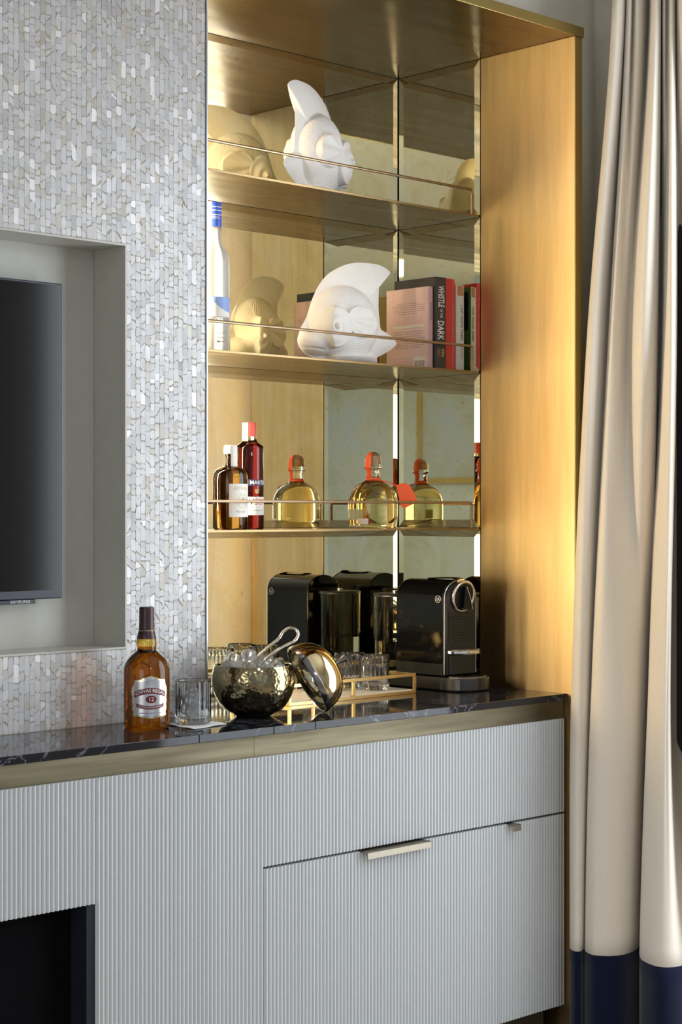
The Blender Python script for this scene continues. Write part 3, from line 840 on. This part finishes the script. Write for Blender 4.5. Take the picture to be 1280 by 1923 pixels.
arch_band(0.046, 0.0016, 0, zc(1205), Rb+0.0008, A0).build('lower_line', 'mauve_ink', lb)

# vodka on the middle shelf
vx, vy = 2.604, 3.115
vb = thing('vodka_bottle', 'tall frosted vodka bottle with blue foil neck, partly behind the mosaic wall', 'bottle', (vx, vy, SH[1]), face_cam(vx, vy))
rv = 0.0368
pv = [(0, 0.004), (0.028, 0.002), (0.0345, 0.0), (rv, 0.005), (rv, 0.06), (rv, 0.205), (0.0360, 0.216), (0.0325, 0.230), (0.026, 0.242), (0.0195, 0.254), (0.0172, 0.265), (0.0165, 0.292), (0, 0.292)]
MB().lathe(pv, 56).build('glass_body', 'frosted_glass', vb, smooth='all')
MB().lathe([(0, 0.2925), (0.0172, 0.2925), (0.0172, 0.345), (0.0160, 0.3485), (0, 0.3485)], 40).build('neck_foil', 'blue_foil', vb, smooth=True)
for zz in (0.336, 0.328, 0.318):
    MB().lathe([(0.01735, zz), (0.01735, zz+0.0016)], 40, cap0=False, cap1=False, a0=R(-60), a1=R(100)).build('foil_stripe', 'white_paper', vb)
arch_band(0.016, 0.055, 0, 0.321, 0.0177, R(-42)).build('tax_seal', 'seal_paper', vb)
lettering('foil_lettering', 'VODKA', 0.0090, 'white_paper', vb, wrap(0.0176, R(15), 0.312), xscale=0.7)
Rv = rv + 0.0004
mtn = arch_band(0.058, 0.036, 0, 0.111, Rv, R(28)).build('printed_scene', 'sky_blue_print', vb, smooth='all')
snow = patch([(-0.036, -0.022), (0.036, -0.021), (0.036, -0.010), (0.020, -0.008), (0.004, 0.000), (-0.008, 0.011), (-0.016, 0.020), (-0.036, 0.022)], Rv+0.0003, R(14), 0.105).build('snow_peak', 'white_paper', mtn, smooth='all')
lettering('name_lettering', 'GREY GOOSE', 0.0145, 'mauve_ink', vb, wrap(Rv+0.0002, R(24), 0.0755), bold=0.0002, fit=0.062)
lettering('origin_lettering', 'DISTILLED IN FRANCE', 0.0046, 'grey_ink', vb, wrap(Rv+0.0002, R(22), 0.046), xscale=0.8)
lettering('product_lettering', 'VODKA', 0.0060, 'mauve_ink', vb, wrap(Rv+0.0002, R(28), 0.036))
for a, mt in ((R(16), 'navy_ink'), (R(27), 'white_paper'), (R(37), 'red_foil')):
    arch_band(0.0066, 0.0030, 0, 0.0275, Rv+0.0002, a).build('flag_bar', mt, vb)

# brown gin-style bottle on the lowest shelf
gx, gy = 2.609, 3.063
gb = thing('liqueur_bottle', 'squat dark brown bottle with a white paper label and sealed stopper', 'bottle', (gx, gy, SH[0]), face_cam(gx, gy))
rg = 0.0398
MB().lathe([(0, 0.004), (0.030, 0.002), (0.036, 0.0), (rg, 0.004), (rg, 0.115), (0.0385, 0.126), (0.034, 0.1345), (0.026, 0.140), (0.0165, 0.1425), (0.0125, 0.146), (0.0112, 0.152), (0.0112, 0.168), (0.0135, 0.169), (0.0135, 0.172), (0, 0.172)], 64).build('glass_body', 'brown_glass', gb, smooth='all')
MB().lathe([(0, 0.1722), (0.0145, 0.1722), (0.0150, 0.176), (0.0150, 0.188), (0.0125, 0.1915), (0, 0.1915)], 32).build('stopper', 'seal_paper', gb, smooth=True)
arch_band(0.020, 0.048, 0, 0.166, 0.0158, R(40)).build('tax_seal', 'seal_paper', gb)
Rg = rg + 0.0004
gl = arch_band(0.060, 0.075, 0, 0.066, Rg, R(38)).build('label', 'seal_paper', gb, smooth='all')
lettering('name_lettering', 'DISTILLERS', 0.0085, 'gold_ink', gl, wrap(Rg+0.0002, R(38), 0.094, 7.0), xscale=0.95)
mk = MB(); fm = wrap(Rg+0.0003, R(44), 0.064)
for j in range(20):
    a = j*2*math.pi/20; a2 = (j+0.6)*2*math.pi/20
    i = len(mk.v); mk.v += [fm(0.014*math.cos(a), 0.016*math.sin(a)), fm(0.014*math.cos(a2), 0.016*math.sin(a2)), fm(0.0128*math.cos(a2), 0.0148*math.sin(a2)), fm(0.0128*math.cos(a), 0.0148*math.sin(a))]; mk.f.append((i, i+1, i+2, i+3))
for q in ((-0.006, 0.006, -0.004, 0.001), (-0.002, 0.004, 0.003, 0.009), (-0.009, 0.009, -0.011, -0.0095)):
    i = len(mk.v); mk.v += [fm(q[0], q[2]), fm(q[1], q[2]), fm(q[1], q[3]), fm(q[0], q[3])]; mk.f.append((i, i+1, i+2, i+3))
mk.build('emblem', 'gold_ink', gl)
lettering('signature_lettering', 'DRY GIN', 0.0065, 'mauve_ink', gl, wrap(Rg+0.0002, R(36), 0.040, -8.0))

# cognac behind it
qx, qy = 2.7285, 3.135
qb = thing('cognac_bottle', 'tall deep red cognac bottle with a white band label', 'bottle', (qx, qy, SH[0]), face_cam(qx, qy))
rq = 0.0345
MB().lathe([(0, 0.004), (0.028, 0.002), (0.032, 0.0), (rq, 0.004), (rq, 0.188), (0.0328, 0.194), (0.026, 0.199), (0.0200, 0.203), (0.0172, 0.209), (0.0160, 0.216), (0.0160, 0.232), (0, 0.232)], 56).build('glass_body', 'cognac', qb, smooth='all')
MB().lathe([(0, 0.2165), (0.0165, 0.2165), (0.0168, 0.247), (0.0150, 0.2495), (0, 0.2495)], 36).build('capsule', 'red_foil', qb, smooth=True)
arch_band(0.020, 0.044, 0, 0.2270, 0.0175, R(-42)).build('tax_seal', 'seal_paper', qb)
Rq = rq + 0.0004
nb = arch_band(0.070, 0.0145, 0, 0.1085, Rq, R(44)).build('name_label', 'navy_ink', qb, smooth='all')
lettering('name_lettering', 'MARTELL', 0.0120, 'white_paper', nb, wrap(Rq+0.0003, R(46), 0.1085), bold=0.0002, fit=0.054)
sh_ = patch([(0, -0.006), (0.004, -0.003), (0.0045, 0.005), (-0.0045, 0.005), (-0.004, -0.003)], Rq+0.0001, R(30), 0.088).build('emblem', 'gold_ink', qb)
wl_ = arch_band(0.066, 0.0425, 0, 0.054, Rq, R(22)).build('white_label', 'seal_paper', qb, smooth='all')
lettering('grade_lettering', 'V', 0.0210, 'dark_ink', wl_, wrap(Rq+0.0003, R(8), 0.063))
lettering('grade_lettering', 'SOP', 0.0210, 'red_foil', wl_, wrap(Rq+0.0003, R(46), 0.063), xscale=0.85)
arch_band(0.050, 0.0010, 0, 0.044, Rq+0.0003, R(22)).build('rule_line', 'mauve_ink', wl_)

# dark bottle almost hidden by the end of the mosaic wall
hx, hy = 2.615, 3.212
hb = thing('wine_bottle', 'dark glass bottle almost wholly hidden behind the mosaic wall end', 'bottle', (hx, hy, SH[0]), 0)
MB().lathe([(0, 0.004), (0.026, 0.002), (0.032, 0.0), (0.0345, 0.004), (0.0345, 0.120), (0.031, 0.134), (0.020, 0.146), (0.0135, 0.154), (0.0125, 0.166), (0, 0.166)], 40).build('glass_body', 'brown_glass', hb, smooth='all')
MB().lathe([(0, 0.1662), (0.0140, 0.1662), (0.0140, 0.182), (0, 0.182)], 28).build('capsule', 'burgundy', hb, smooth=True)

# tequila with the orange ribbon
px_, py_ = 3.161, 3.157
tb = thing('tequila_bottle', 'round-shouldered tequila bottle with orange ribbon and hang tag', 'bottle', (px_, py_, SH[0]), face_cam(px_, py_))
rt = 0.0632
MB().lathe([(0, 0.006), (0.045, 0.004), (0.055, 0.0), (0.061, 0.004), (rt, 0.012), (rt, 0.058), (0.0620, 0.072), (0.0580, 0.086), (0.0510, 0.098), (0.0420, 0.107), (0.0320, 0.1135), (0.0240, 0.1175), (0.0195, 0.122), (0.0175, 0.130), (0.0170, 0.143), (0.0190, 0.146), (0.0190, 0.149), (0, 0.149)], 72).build('glass_body', 'tequila', tb, smooth='all')
MB().lathe([(0, 0.1492), (0.0225, 0.1492), (0.0240, 0.1525), (0.0225, 0.156), (0.0205, 0.1575), (0.0212, 0.168), (0.0195, 0.179), (0.0145, 0.187), (0.0070, 0.1908), (0, 0.1915)], 44).build('stopper', 'clear_glass', tb, smooth='all')
MB().lathe([(0, 0.1585), (0.0135, 0.1585), (0.0140, 0.172), (0.0105, 0.180), (0, 0.182)], 32).build('cork', 'cork', tb, smooth=True)
rib = MB()
for a0, a1 in ((R(-62), R(-12)), (R(118), R(165))):          # ribbon over the stopper and down the neck
    rib.lathe([(0.0182, 0.120), (0.0178, 0.143), (0.0246, 0.1515), (0.0218, 0.1585), (0.0219, 0.168), (0.0203, 0.1795), (0.0150, 0.1878), (0.006, 0.192)], 10, a0=a0, a1=a1)
rib.lathe([(0.0200, 0.1175), (0.0195, 0.1225), (0.0188, 0.1260)], 40, cap0=False, cap1=False)
rb = rib.build('ribbon', 'orange_ribbon', tb, smooth=True)
tail = [(0.012, -0.016, 0.121), (0.030, -0.026, 0.117), (0.046, -0.040, 0.112), (0.056, -0.049, 0.107), (0.062, -0.0505, 0.104)]
MB().tube(catmull(tail, 5), 0.0030, 8, 0.0006, up=(0.3, -0.6, 0.7)).build('ribbon_tail', 'orange_ribbon', rb, smooth=True)
def tq(u, v): return ((u-700)/743.0, (988-v)/743.0)
ht = [tq(*p) for p in ((743, 909), (750, 905.5), (758, 904.5), (767, 908), (773, 917), (783, 940), (771, 945), (757, 952), (751, 946))]
tg = MB(); c_, s_ = math.cos(R(-24)), math.sin(R(-24)); n_ = len(ht)
tg.v = [(x, -0.050, z) for x, z in ht] + [(x, -0.0492, z) for x, z in ht]
tg.f = [tuple(range(n_)), tuple(range(2*n_-1, n_-1, -1))] + [(q, n_+q, n_+(q+1) % n_, (q+1) % n_) for q in range(n_)]
tgo = tg.build('hang_tag', 'orange_ribbon', tb)
lettering('tag_lettering', 'PATRON', 0.0060, 'rust_ink', tgo, lambda x, y: (0.0835 + x*c_ - y*s_, -0.0503, 0.0850 - x*s_ + y*c_), xscale=0.9)
arch_band(0.030, 0.0145, 0, 0.0165, rt+0.0005, R(-24)).build('price_label', 'seal_paper', tb, smooth='all')
fr_ = MB(); ff_ = wrap(rt+0.0004, R(200), 0.035)
for (xa, xb, ya, yb) in ((-0.012, 0.012, -0.012, 0.012),):
    i = len(fr_.v); fr_.v += [ff_(xa, ya), ff_(xb, ya), ff_(xb, yb), ff_(xa, yb)]; fr_.f.append((i, i+1, i+2, i+3))
fr_.build('back_label', 'seal_paper', tb)

# ================================================================== GLASSES, ICE BUCKET, TRAY
def tumbler(name, label, x, y, z, r, h, group=None, ribs=22, band=0.78, t_bot=0.012):
    t = thing(name, label, 'glass', (x, y, z), face_cam(x, y), group)
    wall_t = 0.0032
    outer = [(r*0.93, 0.0), (r*0.985, 0.002), (r, 0.006)] + [(r, h*q) for q in (0.2, 0.4, 0.6, band-0.02)] + [(r, h*band), (r, h*band+0.002), (r, h-0.001), (r-0.0008, h)]
    inner = [(r-wall_t+0.0006, h), (r-wall_t, h-0.0015), (r-wall_t, t_bot+0.006), (r-wall_t-0.003, t_bot+0.001), (0.0, t_bot)]
    def rf(a, q, zz):
        if 0.005 < zz < h*band+0.001 and q > r - 0.0015: return q - 0.0016*(0.5-0.5*math.cos(a*ribs))**0.7
        return q
    MB().lathe([(0, 0.0012), (r*0.8, 0.0012)] + outer + inner, 132, cap0=False, cap1=False, rf=rf).build('glass_wall', 'clear_glass', t, smooth='all')
    return t
tumbler('whisky_tumbler', 'fluted whisky tumbler with ice standing on a white napkin', 2.3415, 2.8690, CTR+0.0022, 0.0372, 0.090, ribs=20, band=0.985)
TXA, TXB, TYA, TYB = 2.722, 3.130, 2.988, 3.185
TZ = CTR + 0.0105
gg = 'fluted glasses on the brass tray'
tumbler('tray_glass', 'short fluted glass at the machine end of the tray, near its front rail', 3.060, 3.052, TZ, 0.0375, 0.084, gg)
tumbler('tray_glass', 'short fluted glass against the back of the tray by the machine', 3.062, 3.140, TZ, 0.0375, 0.084, gg)
tumbler('tray_glass', 'short fluted glass mostly hidden behind the leaning bucket lid', 2.930, 3.115, TZ, 0.0375, 0.084, gg)

# napkin
nap = MB()
nc = [(2.296, 2.902), (2.283, 2.797), (2.388, 2.815), (2.402, 2.922)]
for i in range(13):
    for j in range(13):
        u, v_ = i/12, j/12
        x = (1-u)*((1-v_)*nc[0][0]+v_*nc[3][0]) + u*((1-v_)*nc[1][0]+v_*nc[2][0])
        y = (1-u)*((1-v_)*nc[0][1]+v_*nc[3][1]) + u*((1-v_)*nc[1][1]+v_*nc[2][1])
        e_ = max(abs(u-0.5), abs(v_-0.5))*2
        nap.v.append((x, y, CTR + 0.0012 + 0.0014*smoothstep((e_-0.86)/0.14)*(0.5+0.5*math.sin(9*u+7*v_))))
for i in range(12):
    for j in range(12): a = i*13+j; nap.f.append((a, a+1, a+14, a+13))
no_ = nap.build('napkin', 'napkin_cloth', None, smooth='all'); so = no_.modifiers.new('thickness', 'SOLIDIFY'); so.thickness = 0.0009; so.offset = 0
tag(no_, 'small white square napkin under the whisky tumbler', 'napkin')

# ice
def ice_mesh(seed, size):
    bm = bmesh.new(); bmesh.ops.create_cube(bm, size=1.0)
    bmesh.ops.bevel(bm, geom=list(bm.edges), offset=0.30, segments=3, affect='EDGES', profile=0.6)
    for v in bm.verts:
        n3 = noise.noise_vector(v.co*1.7 + Vector((seed*3.1, seed, -seed*1.7)))
        v.co = (v.co + n3*0.16)*size
    me = bpy.data.meshes.new('ice_cube'); bm.to_mesh(me); bm.free()
    for p in me.polygons: p.use_smooth = True
    me.materials.append(M['ice']); return me
BXX, BYY = 2.5356, 2.9000
rvec = Vector((SA, -CA, 0)); fvec = Vector((CA, SA, 0))         # picture-right and away, on the counter
rim_z = CTR + 0.112
rnd = random.Random(11)
def ice(loc, size, rot, label, group, me=None):
    o = bpy.data.objects.new('ice_cube', me or ice_mesh(rnd.random()*9, size)); COL.objects.link(o)
    o.location = loc; o.rotation_euler = rot; return tag(o, label, 'ice cube', group)
spots = [(-0.054, 0.00, -0.004), (-0.034, -0.028, 0.0), (-0.030, 0.030, 0.006), (-0.008, -0.034, 0.0), (-0.010, 0.004, 0.022), (0.004, 0.045, 0.004),
         (0.022, -0.020, 0.002), (0.026, 0.022, 0.008), (0.048, 0.004, -0.002), (-0.046, 0.014, 0.016), (0.055, -0.024, -0.006), (0.050, 0.034, 0.0),
         (-0.022, 0.055, 0.0), (-0.060, -0.022, -0.008), (0.0, -0.058, -0.008), (0.030, -0.050, -0.008)]
for a, b_, c_2 in spots:
    p = Vector((BXX, BYY, rim_z - 0.004 + c_2)) + rvec*a + fvec*b_
    ice(p, rnd.uniform(0.026, 0.031), (rnd.uniform(0, 3), rnd.uniform(0, 3), rnd.uniform(0, 3)), 'clear ice cube heaped in the hammered brass bucket', 'ice cubes in the bucket')
ice((2.3450, 2.8640, CTR+0.0022+0.056), 0.026, (0.6, 0.7, 0.2), 'clear ice cube in the whisky tumbler', 'ice cubes in the tumbler')
ice((2.3310, 2.8610, CTR+0.0022+0.033), 0.036, (0.3, 0.2, 0.5), 'clear ice cube in the whisky tumbler', 'ice cubes in the tumbler')
ice((2.3535, 2.8785, CTR+0.0022+0.034), 0.034, (0.8, 0.1, 1.2), 'clear ice cube in the whisky tumbler', 'ice cubes in the tumbler')

# bucket
ib = thing('ice_bucket', 'hammered brass ice bucket shaped like a cut sphere, full of ice', 'ice bucket', (BXX, BYY, CTR), face_cam(BXX, BYY))
outer = [(0.0, 0.0), (0.033, 0.0), (0.0345, 0.003), (0.036, 0.006)]
rs, zcn = 0.0905, 0.0800
a_lo = math.asin((0.009-zcn)/rs) if abs((0.009-zcn)/rs) < 1 else -1.2
for q in range(1, 27):
    a = a_lo + (math.asin((0.112-zcn)/rs) - a_lo)*q/26
    outer.append((rs*math.cos(a), zcn + rs*math.sin(a)))
inner = [(outer[-1][0]-0.0022, 0.1122), (outer[-1][0]-0.003, 0.110)]
for q in range(1, 20):
    a = math.asin((0.110-zcn)/(rs-0.003)) + (-1.35 - math.asin((0.110-zcn)/(rs-0.003)))*q/19
    inner.append(((rs-0.003)*math.cos(a), zcn + (rs-0.003)*math.sin(a)))
inner.append((0, inner[-1][1]))
MB().lathe(outer, 120, cap0=False, cap1=False).build('bowl', 'bucket', ib, smooth='all')
MB().lathe([outer[-1]] + inner, 96, cap0=False, cap1=False).build('inner_wall', 'lid_inside', ib, smooth='all')

# tongs
def bpx(u, v, away=0.0):
    p = Vector((BXX, BYY, CTR)) + rvec*((u-474)/865.0) + fvec*away; p.z = CTR + (1344-v)/865.0; return tuple(p)
tp = [bpx(470,1243,-0.010), bpx(482,1233,-0.008), bpx(503,1214,-0.004), bpx(521,1200,0.0), bpx(528,1189,0.004), bpx(537,1181,0.006), bpx(547,1178.5,0.004), bpx(556,1183,0.0),
      bpx(558.5,1192,-0.006), bpx(552,1202,-0.012), bpx(540,1208.5,-0.016), bpx(520,1219,-0.022), bpx(502,1233,-0.026), bpx(490,1244,-0.028)]
tg_o = MB().tube(catmull(tp, 6), 0.0032, 12, 0.0048, up=(CA, SA, 0)).build('ice_tongs', 'chrome', None, smooth=True)
tag(tg_o, 'looped steel ice tongs stuck into the bucket of ice', 'tongs')

# lid leaning against the bucket
lid = thing('bucket_lid', 'domed brass lid with a small knob leaning on the ice bucket', 'lid')
MB().lathe([(0.0800, 0.004), (0.0790, 0.016), (0.0750, 0.030), (0.0680, 0.043), (0.0570, 0.0545), (0.0430, 0.0630), (0.0260, 0.0685), (0.0100, 0.0705), (0, 0.0708)], 96, cap0=False).build('dome', 'lid_brass', lid, smooth='all')
MB().lathe([(0.0780, 0.004), (0.0770, 0.016), (0.0730, 0.029), (0.0660, 0.0415), (0.0550, 0.0525), (0.0410, 0.0610), (0.0240, 0.0662), (0, 0.0685)], 96, cap0=False).build('inner_dome', 'lid_inside', lid, smooth='all')
MB().lathe([(0.0772, 0.0045), (0.0768, -0.004), (0.0785, -0.006), (0.0812, -0.0055), (0.0822, 0.000), (0.0818, 0.0060), (0.0800, 0.0075)], 96, cap0=False, cap1=False).build('rim_band', 'lid_rim', lid, smooth=True)
MB().lathe([(0, 0.0700), (0.0050, 0.0705), (0.0045, 0.076), (0.0052, 0.084), (0.0085, 0.0945), (0.0088, 0.0965), (0, 0.0975)], 28).build('knob', 'lid_rim', lid, smooth=True)
ax = (rvec*0.845 + Vector((0, 0, 1))*0.47 + fvec*0.255).normalized()
# lowest rim point rests on the counter
lowdir = (Vector((0, 0, -1)) - ax*(-ax.z)).normalized()
dc = 3.905
cxl, cyl = at_depth(579, dc)
lid.location = (cxl, cyl, CTR + 0.0822*(-lowdir.z) + 0.0018)
lid.rotation_mode = 'QUATERNION'; lid.rotation_quaternion = Vector((0, 0, 1)).rotation_difference(ax)

# tray
tr_ = thing('serving_tray', 'rectangular brass framed tray with pale base holding short glasses', 'tray', (0, 0, CTR))
q = 0.0052; hi = 0.050
MB().box(TXA+0.001, TXB-0.001, TYA+0.001, TYB-0.001, 0.0040, 0.0102).build('tray_base', 'tray_base', tr_)
for z0 in (0.0, hi-0.008):
    for (a, c, e2, g_) in ((TXA, TXB, TYA-q, TYA), (TXA, TXB, TYB, TYB+q), (TXA-q, TXA, TYA-q, TYB+q), (TXB, TXB+q, TYA-q, TYB+q)):
        MB().box(a, c, e2, g_, z0, z0+0.008).build('tray_rail', 'tray_brass', tr_, bevel=0.0006)
xm = on_y(662, 0, TYA)[0]
for (x, y) in ((TXA-q/2, TYA-q/2), (TXB+q/2, TYA-q/2), (TXA-q/2, TYB+q/2), (TXB+q/2, TYB+q/2), (xm, TYA-q/2), (xm, TYB+q/2), ((TXA+xm)/2-0.03, TYA-q/2)):
    MB().box(x-q/2-0.001, x+q/2+0.001, y-q/2, y+q/2, 0.0082, hi-0.0082).build('tray_post', 'tray_brass', tr_)

# ================================================================== COFFEE MACHINE
cmx = 3.282
cm = thing('coffee_machine', 'glossy black capsule coffee machine with clear water tank at the back', 'coffee machine', (cmx, 2.97, CTR))
# base: long plate with rounded front
fb = []
for j in range(17):
    a = math.pi + math.pi*j/16; fb.append((0.066*math.cos(a), -0.018 + 0.054*math.sin(a)))
MB().prism([(-0.066, 0.275)] + fb + [(0.066, 0.275)], 0.002, 0.034).build('drip_base', 'drip_metal', cm, bevel=0.003, segs=3)
gr = MB()
for j in range(-5, 6):
    wv = 0.054*math.sqrt(max(0.05, 1-(j/6.5)**2)); gr.box(j*0.0088-0.0018, j*0.0088+0.0018, -0.020-wv*0.75, -0.004, 0.0342, 0.0358)
MB().prism([(x*0.9, y*0.9) for x, y in fb] , 0.0340, 0.0346).build('drip_grid_plate', 'steel', cm)
gr.build('drip_grid', 'chrome', cm)
# body: loaf-shaped arch extruded front to back
W2 = 0.059
ap = [(-W2, 0.036), (W2, 0.036), (W2, 0.228)]
for j in range(1, 20):
    a = math.pi*j/20; ap.append((W2*math.cos(a), 0.228 + 0.046*math.sin(a)**0.85))
ap.append((-W2, 0.228))
MB().extrude(ap, 'y', 0.004, 0.165).build('body', 'black_gloss', cm, smooth=True, bevel=0.002)
MB().box(-W2-0.0006, -W2-0.0001, 0.006, 0.164, 0.038, 0.066).build('lower_band', 'black_satin', cm)
# front frame (arch) and recessed grille
ain = [(x*0.90, 0.04 + (z-0.036)*0.965) for x, z in ap]
MB().extrude(ain, 'y', -0.004, 0.0035).build('front_plate', 'black_satin', cm, smooth=True, bevel=0.001)
arc = [(x*0.985, 0.0005, z - (0.001 if z > 0.2 else 0)) for x, z in ap[2:]]
MB().tube([(-W2*0.99, 0.001, 0.040)] + [(x, y, z) for x, y, z in reversed(arc)] + [(W2*0.99, 0.001, 0.040)], 0.0016, 8, up=(0, 1, 0)).build('front_trim', 'steel', cm, smooth=True)
for j in range(12):
    z = 0.118 + j*0.0066
    MB().box(-0.046, 0.046, -0.0075, -0.0042, z, z+0.0036).build('grille_slat', 'black_satin', cm, bevel=0.0005)
# lever ring, lever and nozzle cover
lr = []
for j in range(40):
    a = 2*math.pi*j/40; lr.append((0.037*math.sin(a), -0.010 - 0.006*math.cos(a), 0.233 + 0.036*math.cos(a)))
MB().tube(lr, 0.0042, 10, 0.0042, up=(0, 1, 0), closed=True).build('lever_ring', 'chrome', cm, smooth=True)
lv = [(0.0, -0.004, 0.268), (0.0, 0.004, 0.275), (0.004, 0.03, 0.2785), (0.0, 0.10, 0.2755)]
MB().tube(catmull(lv, 5), 0.016, 12, 0.0022, up=(0, 0, 1)).build('lever', 'chrome', cm, smooth=True)
MB().extrude([(0.002, 0.258), (0.022, 0.214), (0.026, 0.200), (0.0, 0.200), (-0.006, 0.202)], 'y', -0.018, -0.0042).build('nozzle_cover', 'black_gloss', cm, bevel=0.002)
MB().tube(catmull([(0.003, -0.019, 0.257), (0.016, -0.019, 0.230), (0.024, -0.019, 0.201)], 6), 0.0014, 8, up=(0, 1, 0)).build('nozzle_edge', 'chrome', cm, smooth=True)
# cup support
cs = [(0.052*math.cos(math.pi + math.pi*j/20), 0.002 + 0.052*math.sin(math.pi + math.pi*j/20)) for j in range(21)]
cso = MB().prism(cs, 0.0905, 0.1010).build('cup_support', 'chrome', cm, bevel=0.003, segs=3)
for j in range(-4, 5):
    MB().box(j*0.0095-0.0022, j*0.0095+0.0022, -0.044*math.sqrt(1-(j/5.2)**2), -0.006, 0.1011, 0.1024).build('support_rib', 'steel', cso)
MB().box(-0.045, 0.045, -0.0075, -0.0042, 0.040, 0.088).build('capsule_bin', 'black_satin', cm, bevel=0.001)
# emblem on the side near the front
el = []
for j in range(24):
    a = 2*math.pi*j/24; el.append((-W2-0.0010, 0.020 + 0.0085*math.sin(a), 0.2270 + 0.0085*math.cos(a)))
eb = MB().tube(el, 0.0013, 6, closed=True, up=(1, 0, 0)).build('emblem', 'steel', cm, smooth=True)
MB().tube(catmull([(-W2-0.0012, 0.0155, 0.2225), (-W2-0.0012, 0.0185, 0.2315), (-W2-0.0012, 0.0215, 0.2225), (-W2-0.0012, 0.0245, 0.2315)], 5), 0.0010, 6, up=(1, 0, 0)).build('emblem_stroke', 'steel', eb, smooth=True)
# tank behind the body
tk = (0.0, 0.2265)
MB().lathe([(0.050, 0.0345), (0.0555, 0.036), (0.0555, 0.226), (0.0535, 0.226), (0.0530, 0.039), (0, 0.039)], 64, tk[0], tk[1], cap0=True, cap1=False).build('water_tank', 'tank_glass', cm, smooth=True)
MB().lathe([(0, 0.0395), (0.0526, 0.0395), (0.0526, 0.112), (0, 0.112)], 64, tk[0], tk[1]).build('water', 'tank_glass', cm, smooth=True)
MB().lathe([(0, 0.2262), (0.0565, 0.2262), (0.0565, 0.2310), (0.0545, 0.2335), (0, 0.2335)], 56, tk[0], tk[1]).build('tank_lid', 'black_satin', cm, smooth=True)
MB().lathe([(0, 0.2337), (0.008, 0.2337), (0.008, 0.240), (0, 0.240)], 20, tk[0], tk[1]).build('tank_knob', 'steel', cm, smooth=True)

# ================================================================== REST OF THE ROOM (seen in the mirrors) and the added fill-light fitting
pf = thing('framed_picture', 'gold framed pale picture hung on the far left wall', 'picture', (WLX, -1.58, 0))
for (a, c, z0, z1) in ((-0.35, -0.31, 1.50, 2.30), (0.31, 0.35, 1.50, 2.30), (-0.31, 0.31, 1.50, 1.54), (-0.31, 0.31, 2.26, 2.30)):
    MB().box(0.0005, 0.03, a, c, z0, z1).build('frame_bar', 'frame_gold', pf, bevel=0.003)
MB().box(0.0005, 0.012, -0.31, 0.31, 1.54, 2.26).build('picture_print', 'picture_print', pf)

cl = thing('fill_light_fitting', 'flat square fill-light fitting added on the ceiling out of view', 'fill light', (0.8, -1.7, CEIL))  # made-up fitting, out of view, for the added ceiling fill
MB().box(-0.50, 0.50, -0.50, 0.50, -0.055, -0.0005).build('fill_housing', 'ceiling_paint', cl, bevel=0.004)
